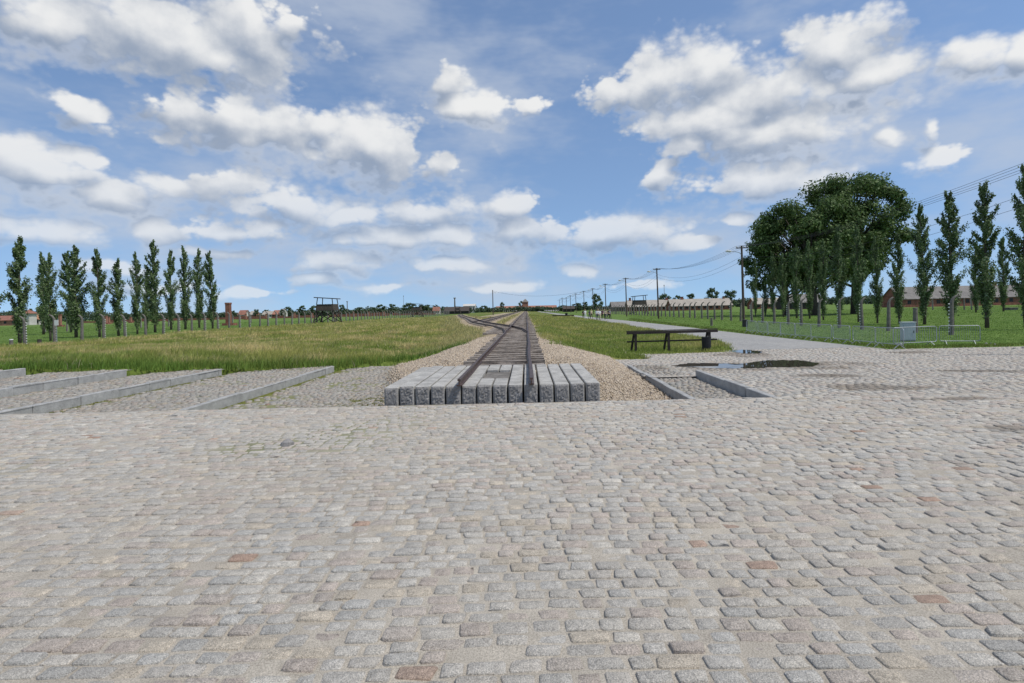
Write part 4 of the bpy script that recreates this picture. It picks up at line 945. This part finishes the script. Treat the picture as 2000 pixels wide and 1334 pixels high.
b = MB(); b.box(-.22, .22, -.2, .2, -.02, .75); b.build('junction_box', 'black_metal', None, (22.1, 57.6, float(field_z(22, 58))), bevel=.03, label='black box at the foot of the tallest lamp pole', cat='box')

# ------------------------------------------------------------------ furniture of the yard
bx0, by0 = on_z(1239.8, 687, -.39); bx1, by1 = on_z(1384, 684, -.39); byy = (by0 + by1) / 2; gz_ = -.40
rl = empty('timber_rail', ((bx0 + bx1) / 2, byy, gz_), 'long dark timber rail on three splayed supports at the grass edge', 'barrier')
half = (bx1 - bx0) / 2
m = MB(); m.beam((-half - .42, -.12, .98), (half + .46, -.12, 1.0), .05, .14); m.build('front_plank', 'wood_dark', rl); m = MB(); m.beam((-half - .42, -.02, 1.07), (half + .46, -.02, 1.10), .13, .035); m.build('top_plank', 'wood_dark', rl)
m = MB(); m.tube([(-half - .4, .02, .52), (0, .02, .535), (half + .46, .02, .55)], .042, 7); m.build('lower_rail', 'wood_dark', rl)
for x in (-half, -.02 * half + (on_z(1307, 686, -.39)[0] - (bx0 + bx1) / 2), half):
    m = MB(); m.beam((x + .04, -.07, -.05), (x + .04, -.07, .93), .12, .09); m.build('post', 'wood_dark', rl); m = MB(); m.beam((x - .14, .32, -.05), (x - .01, .03, 1.03), .07, .09); m.build('strut', 'wood_dark', rl)
bx, by = on_z(1378.6, 685, -.395); bn = empty('litter_bin', (bx, by - .12, float(plaza_z(bx, by)) - .005), 'black cylindrical litter bin standing before the timber rail', 'bin')
m = MB(); m.tube([(0, 0, .02), (0, 0, .69)], [.215, .235], 20); m.build('body', 'black_metal', bn, smooth=False); m = MB(); m.tube([(0, 0, .69), (0, 0, .715)], [.245, .245], 20); m.build('rim', 'black_metal', bn); m = MB(); m.tube([(0, 0, 0), (0, 0, .02)], .2, 20); m.build('base', 'black_metal', bn)
def make_barrier(L=2.05, Hh=.98):
    root = bpy.data.objects.new('crowd_barrier', None); C.objects.link(root); m = MB(); z0, z1 = .2, Hh; r = .1; pts = []
    for cx_, cz_, a0 in ((L / 2 - r, z1 - r, 0), (-L / 2 + r, z1 - r, 90), (-L / 2 + r, z0 + r, 180), (L / 2 - r, z0 + r, 270)):
        for k in range(4): a = R(a0 + k * 30); pts.append((cx_ + r * math.cos(a), 0, cz_ + r * math.sin(a)))
    pts.append(pts[0]); m.tube(pts, .021, 6, cap=False); m.build('frame', 'steel', root, smooth=True); m = MB()
    for k in range(1, 18): x = -L / 2 + L * k / 18; m.tube([(x, 0, z0), (x, 0, z1)], .007, 5, cap=False)
    m.build('infill_bars', 'steel', root, kind='stuff')
    for x in (-L / 2 + .3, L / 2 - .3): m = MB(); m.tube([(x, -.28, .0), (x, 0, z0 + .02), (x, .28, .0)], .02, 6); m.build('foot', 'steel', root)
    return root
bar = make_barrier(); bl = [(17.75 + .05 * math.sin(k), 27.9 + 2.15 * k, math.pi / 2 + rng.normal(0, .05)) for k in range(9)]
for k, (x, y, rz) in enumerate(bl):
    o = bar if k == 0 else copy_tree(bar); o.location = (x, y, float(field_z(x, y)) + .02); o.rotation_euler.z = rz; tag(o, 'grey steel crowd barrier in the line along the road edge', 'barrier', 'crowd barriers along the road edge')
for pa, pb, ya, yb, lb in [(1745, 1830, 679, 675, 'steel crowd barrier set across the paving before the grey cabinet'), (1835, 1915, 674, 674, 'last steel crowd barrier standing clear at the end of the line')]:
    A = on_z(pa, ya, -.4); B_ = on_z(pb, yb, -.4); o = copy_tree(bar); cx_, cy_ = (A[0] + B_[0]) / 2, (A[1] + B_[1]) / 2; L = math.dist(A, B_); o.location = (cx_, cy_, float(plaza_z(cx_, cy_)) + .005); o.rotation_euler.z = math.atan2(B_[1] - A[1], B_[0] - A[0]); o.scale.x = L / 2.07; tag(o, lb, 'barrier', 'crowd barriers closing the lawn')
x, y = px_x(1772, 32.5), 32.5; cb_ = empty('electrical_cabinet', (x, y, float(field_z(x, y))), 'pale grey electrical cabinet on the lawn behind the barriers', 'cabinet', rz=R(-14))
m = MB(); m.box(-.33, .33, -.22, .22, .06, 1.06); m.build('body', 'cabinet', cb_, bevel=.01); m = MB(); m.box(-.36, .36, -.25, .25, 1.063, 1.11); m.build('roof', 'cabinet', cb_, bevel=.01); m = MB(); m.box(-.32, .32, -.21, .21, -.1, .057); m.build('plinth', 'concrete', cb_)
m = MB(); m.box(-.28, .28, -.232, -.224, .12, 1.0); dr = m.build('door', 'cabinet', cb_); m = MB(); m.box(.2, .23, -.25, -.233, .5, .62); m.build('handle', 'black_metal', dr)
x, y = px_x(1975, 105), 105.0; m = MB(); m.box(-.8, .8, -.6, .6, -.1, .35); w_ = empty('well_cover', (x, y, float(field_z(x, y))), 'low concrete well cover on the lawn near the brick barrack', 'well'); m.build('ring', 'concrete', w_, bevel=.05); m = MB(); m.box(-.9, .9, -.7, .7, .353, .45); m.build('lid', 'concrete', w_)
x, y = px_x(1098, 150), 150.0; e = empty('timber_edging', (x, y, float(field_z(x, y))), 'low dark timber edging lying in the grass by the road', 'timber')
for k in range(5): m = MB(); m.beam((-2.6 + k * 1.15, rng.normal(0, .1), .25), (-1.5 + k * 1.15, rng.normal(0, .1), .22), .3, .4); m.build('beam', 'wood_dark', e)
x, y = px_x(1106, 148), 148.0; e = empty('litter_bin', (x, y, float(field_z(x, y))), 'small black litter bin in the grass by the timber edging', 'bin'); m = MB(); m.tube([(0, 0, 0), (0, 0, .9)], [.3, .34], 12); m.build('body', 'black_metal', e); m = MB(); m.tube([(0, 0, .9), (0, 0, .95)], [.37, .37], 12); m.build('rim', 'black_metal', e)
for k in range(9):
    px, py = [(1925, 672), (1935, 671), (1980, 681), (1998, 680), (1942, 673), (560, 869), (1655, 681), (480, 714), (566, 714)][k]; zz = -.39 if py < 700 else 0
    if px < 700 and py < 800: continue
    x, y = on_z(px, py, zz); s = rng.uniform(.04, .1); m = MB(); m.tube([(0, 0, -.02), (s * .2, 0, s * .4), (0, s * .2, s * .8)], [s * 1.1, s, s * .4], 6); m.build('loose_stone', 'granite_rough', None, (x, y, float(plaza_z(x, y)) if py < 850 else 0), label='small loose stone lying on the paving', cat='stone', group='loose stones on the paving')

# ------------------------------------------------------------------ visitors
def person(x, y, z, rz, h, top, legs, hair, stride, arm, label, group=None, skirt=False):
    e = empty('person', (x, y, z), label, 'person', group, rz); s = h / 1.75; W_ = stride
    v = {}; vs = []; rs = []; ed = []
    def V_(n, p, r): v[n] = len(vs); vs.append(tuple(c * s for c in p)); rs.append(r * s)
    V_('pel', (0, 0, .95), .135); V_('waist', (0, .0, 1.12), .125); V_('chest', (0, -.01, 1.32), .15); V_('nb', (0, 0, 1.46), .075); V_('neck', (0, -.01, 1.52), .055); V_('head', (0, -.03, 1.62), .098); V_('crown', (0, -.02, 1.72), .07)
    for n, q in (('l', -1), ('r', 1)):
        f = W_ * q
        V_(n + 'hip', (q * .09, 0, .90), .10); V_(n + 'knee', (q * .10, -.5 * f - .03, .50), .065); V_(n + 'ank', (q * .10, -f + (.02 if f > 0 else .05), .08), .042); V_(n + 'toe', (q * .11, -f - .15, .035), .035)
        V_(n + 'sh', (q * .19, 0, 1.41), .062); V_(n + 'el', (q * .25, .04 + .3 * f, 1.13), .046); V_(n + 'wr', (q * .23, -.10 - arm * .15 + .5 * f, .92 + arm * .2), .033); V_(n + 'hd', (q * .22, -.15 - arm * .2 + .55 * f, .85 + arm * .25), .036)
        ed += [('pel', n + 'hip'), (n + 'hip', n + 'knee'), (n + 'knee', n + 'ank'), (n + 'ank', n + 'toe'), ('chest', n + 'sh'), (n + 'sh', n + 'el'), (n + 'el', n + 'wr'), (n + 'wr', n + 'hd')]
    ed += [('pel', 'waist'), ('waist', 'chest'), ('chest', 'nb'), ('nb', 'neck'), ('neck', 'head'), ('head', 'crown')]
    me = bpy.data.meshes.new('body'); me.from_pydata(vs, [(v[a], v[b]) for a, b in ed], []); o = add('body', me, e)
    mo = o.modifiers.new('skin', 'SKIN'); mo.use_smooth_shade = True
    for i, sk in enumerate(me.skin_vertices[0].data): sk.radius = (rs[i], rs[i]); sk.use_root = (i == v['pel'])
    o.modifiers.new('sub', 'SUBSURF').levels = 1; o.modifiers['sub'].render_levels = 1
    me.materials.append(body_mat(top, legs, s))
    m = MB(); m.tube([(0, .02 * s, 1.60 * s), (0, .0, 1.70 * s), (0, -.02 * s, 1.765 * s)], [.108 * s, .112 * s, .05 * s], 8); m.build('hair', hair, e, smooth=True)
    return e
BM = {}
def body_mat(top, legs, s):
    k = (top, legs)
    if k in BM: return BM[k]
    m = bpy.data.materials.new('figure_%s_%s' % k); m.use_nodes = True; G = NT(m.node_tree); b = m.node_tree.nodes['Principled BSDF']; b.inputs['Roughness'].default_value = .85
    tcn = G.n('ShaderNodeTexCoord'); sp_ = G.n('ShaderNodeSeparateXYZ'); G.link(tcn.outputs['Object'], sp_.inputs[0]); z = sp_.outputs[2]; ax = G.math('ABSOLUTE', sp_.outputs[0])
    cl = {'white': (.78, .78, .77), 'black': (.02, .02, .022), 'navy': (.03, .035, .07), 'beige': (.50, .43, .30), 'grey': (.2, .2, .21), 'khaki': (.28, .24, .15), 'plum': (.1, .04, .06)}
    skin = (.5, .33, .25, 1); c = G.mix(G.math('GREATER_THAN', z, .97), rgb(cl[legs]), rgb(cl[top])); arm_ = G.math('MULTIPLY', G.math('GREATER_THAN', ax, .19), G.math('LESS_THAN', z, 1.16)); arm_ = G.math('MULTIPLY', arm_, G.math('GREATER_THAN', z, .7)); c = G.mix(arm_, c, skin); c = G.mix(G.math('GREATER_THAN', z, 1.49), c, skin)
    c = G.mix(G.math('LESS_THAN', z, .09), c, (.05, .045, .04, 1)); G.link(c, b.inputs['Base Color']); BM[k] = m; return m
PEOPLE = [(1135, 617, 1.62, 'black', 'black', 'hair_brown', .05, 0, 'person in black standing apart at the edge of the road'), (1141, 618, 1.78, 'white', 'white', 'hair_blond', .22, .3, 'person in white shirt and white trousers walking beside one in black'), (1151, 618.5, 1.6, 'navy', 'navy', 'hair_brown', .15, .2, 'person in dark blue clothes at the start of the group'), (1155, 619, 1.78, 'beige', 'plum', 'hair_blond', .2, .8, 'person in beige top and dark plum trousers raising a hand'),
  (1165, 621, 1.72, 'white', 'grey', 'hair_brown', .18, .2, 'person in white shirt and grey trousers with light cap'), (1168, 622, 1.82, 'white', 'navy', 'hair_blond', .25, .3, 'tallest person in white shirt and navy trousers in mid group'), (1171, 622.5, 1.75, 'white', 'beige', 'hair_brown', .2, .1, 'person in white shirt and beige trousers'), (1176, 621, 1.8, 'plum', 'black', 'hair_brown', .22, .3, 'person in plum top and black trousers'), (1181, 621.5, 1.76, 'beige', 'black', 'hair_blond', .25, .5, 'person in beige shirt and black trousers striding'),
  (1184, 620.5, 1.7, 'khaki', 'grey', 'hair_brown', .15, .2, 'person in khaki shirt and grey trousers'), (1188, 621, 1.74, 'black', 'black', 'hair_brown', .3, .4, 'person in black clothes taking a long stride'), (1191, 621, 1.68, 'grey', 'black', 'hair_blond', .2, .2, 'person in grey top and black trousers at the outer edge of the group')]
for k, (px, py, h, tp, lg, hr, st_, ar, lb) in enumerate(PEOPLE):
    d = 96 + (622 - py) * 4.0; x = px_x(px, d); x = min(max(x, road_l(d) + .2), road_r(d) - .25); person(x, d, float(field_z(30, d)) + .035, rng.normal(.1, .5), h, tp, lg, hr, st_, ar, lb, 'visitors walking on the road')
pr_ = [person(0, 0, 0, 0, 1.72, 'white', 'black', 'hair_brown', .2, .2, 'far visitor in white shirt near the gatehouse', 'far visitors'), person(0, 0, 0, 1, 1.7, 'white', 'beige', 'hair_blond', .15, .2, 'far visitor in white shirt near the gatehouse', 'far visitors')]
cnt = 0
for px0, px1, n, d0 in ((1064, 1092, 15, 330), (984, 1012, 9, 520)):
    for k in range(n):
        px = px0 + (px1 - px0) * (k + rng.random() * .8) / n; d = d0 + rng.uniform(-25, 25); o = pr_[cnt % 2] if cnt < 2 else copy_tree(pr_[cnt % 2]); x = px_x(px, d); o.location = (x, d, float(field_z(x, d)) + .03); o.rotation_euler.z = rng.uniform(-2, 2); cnt += 1
        tag(o, 'far visitor in white shirt near the gatehouse', 'person', 'far visitors')
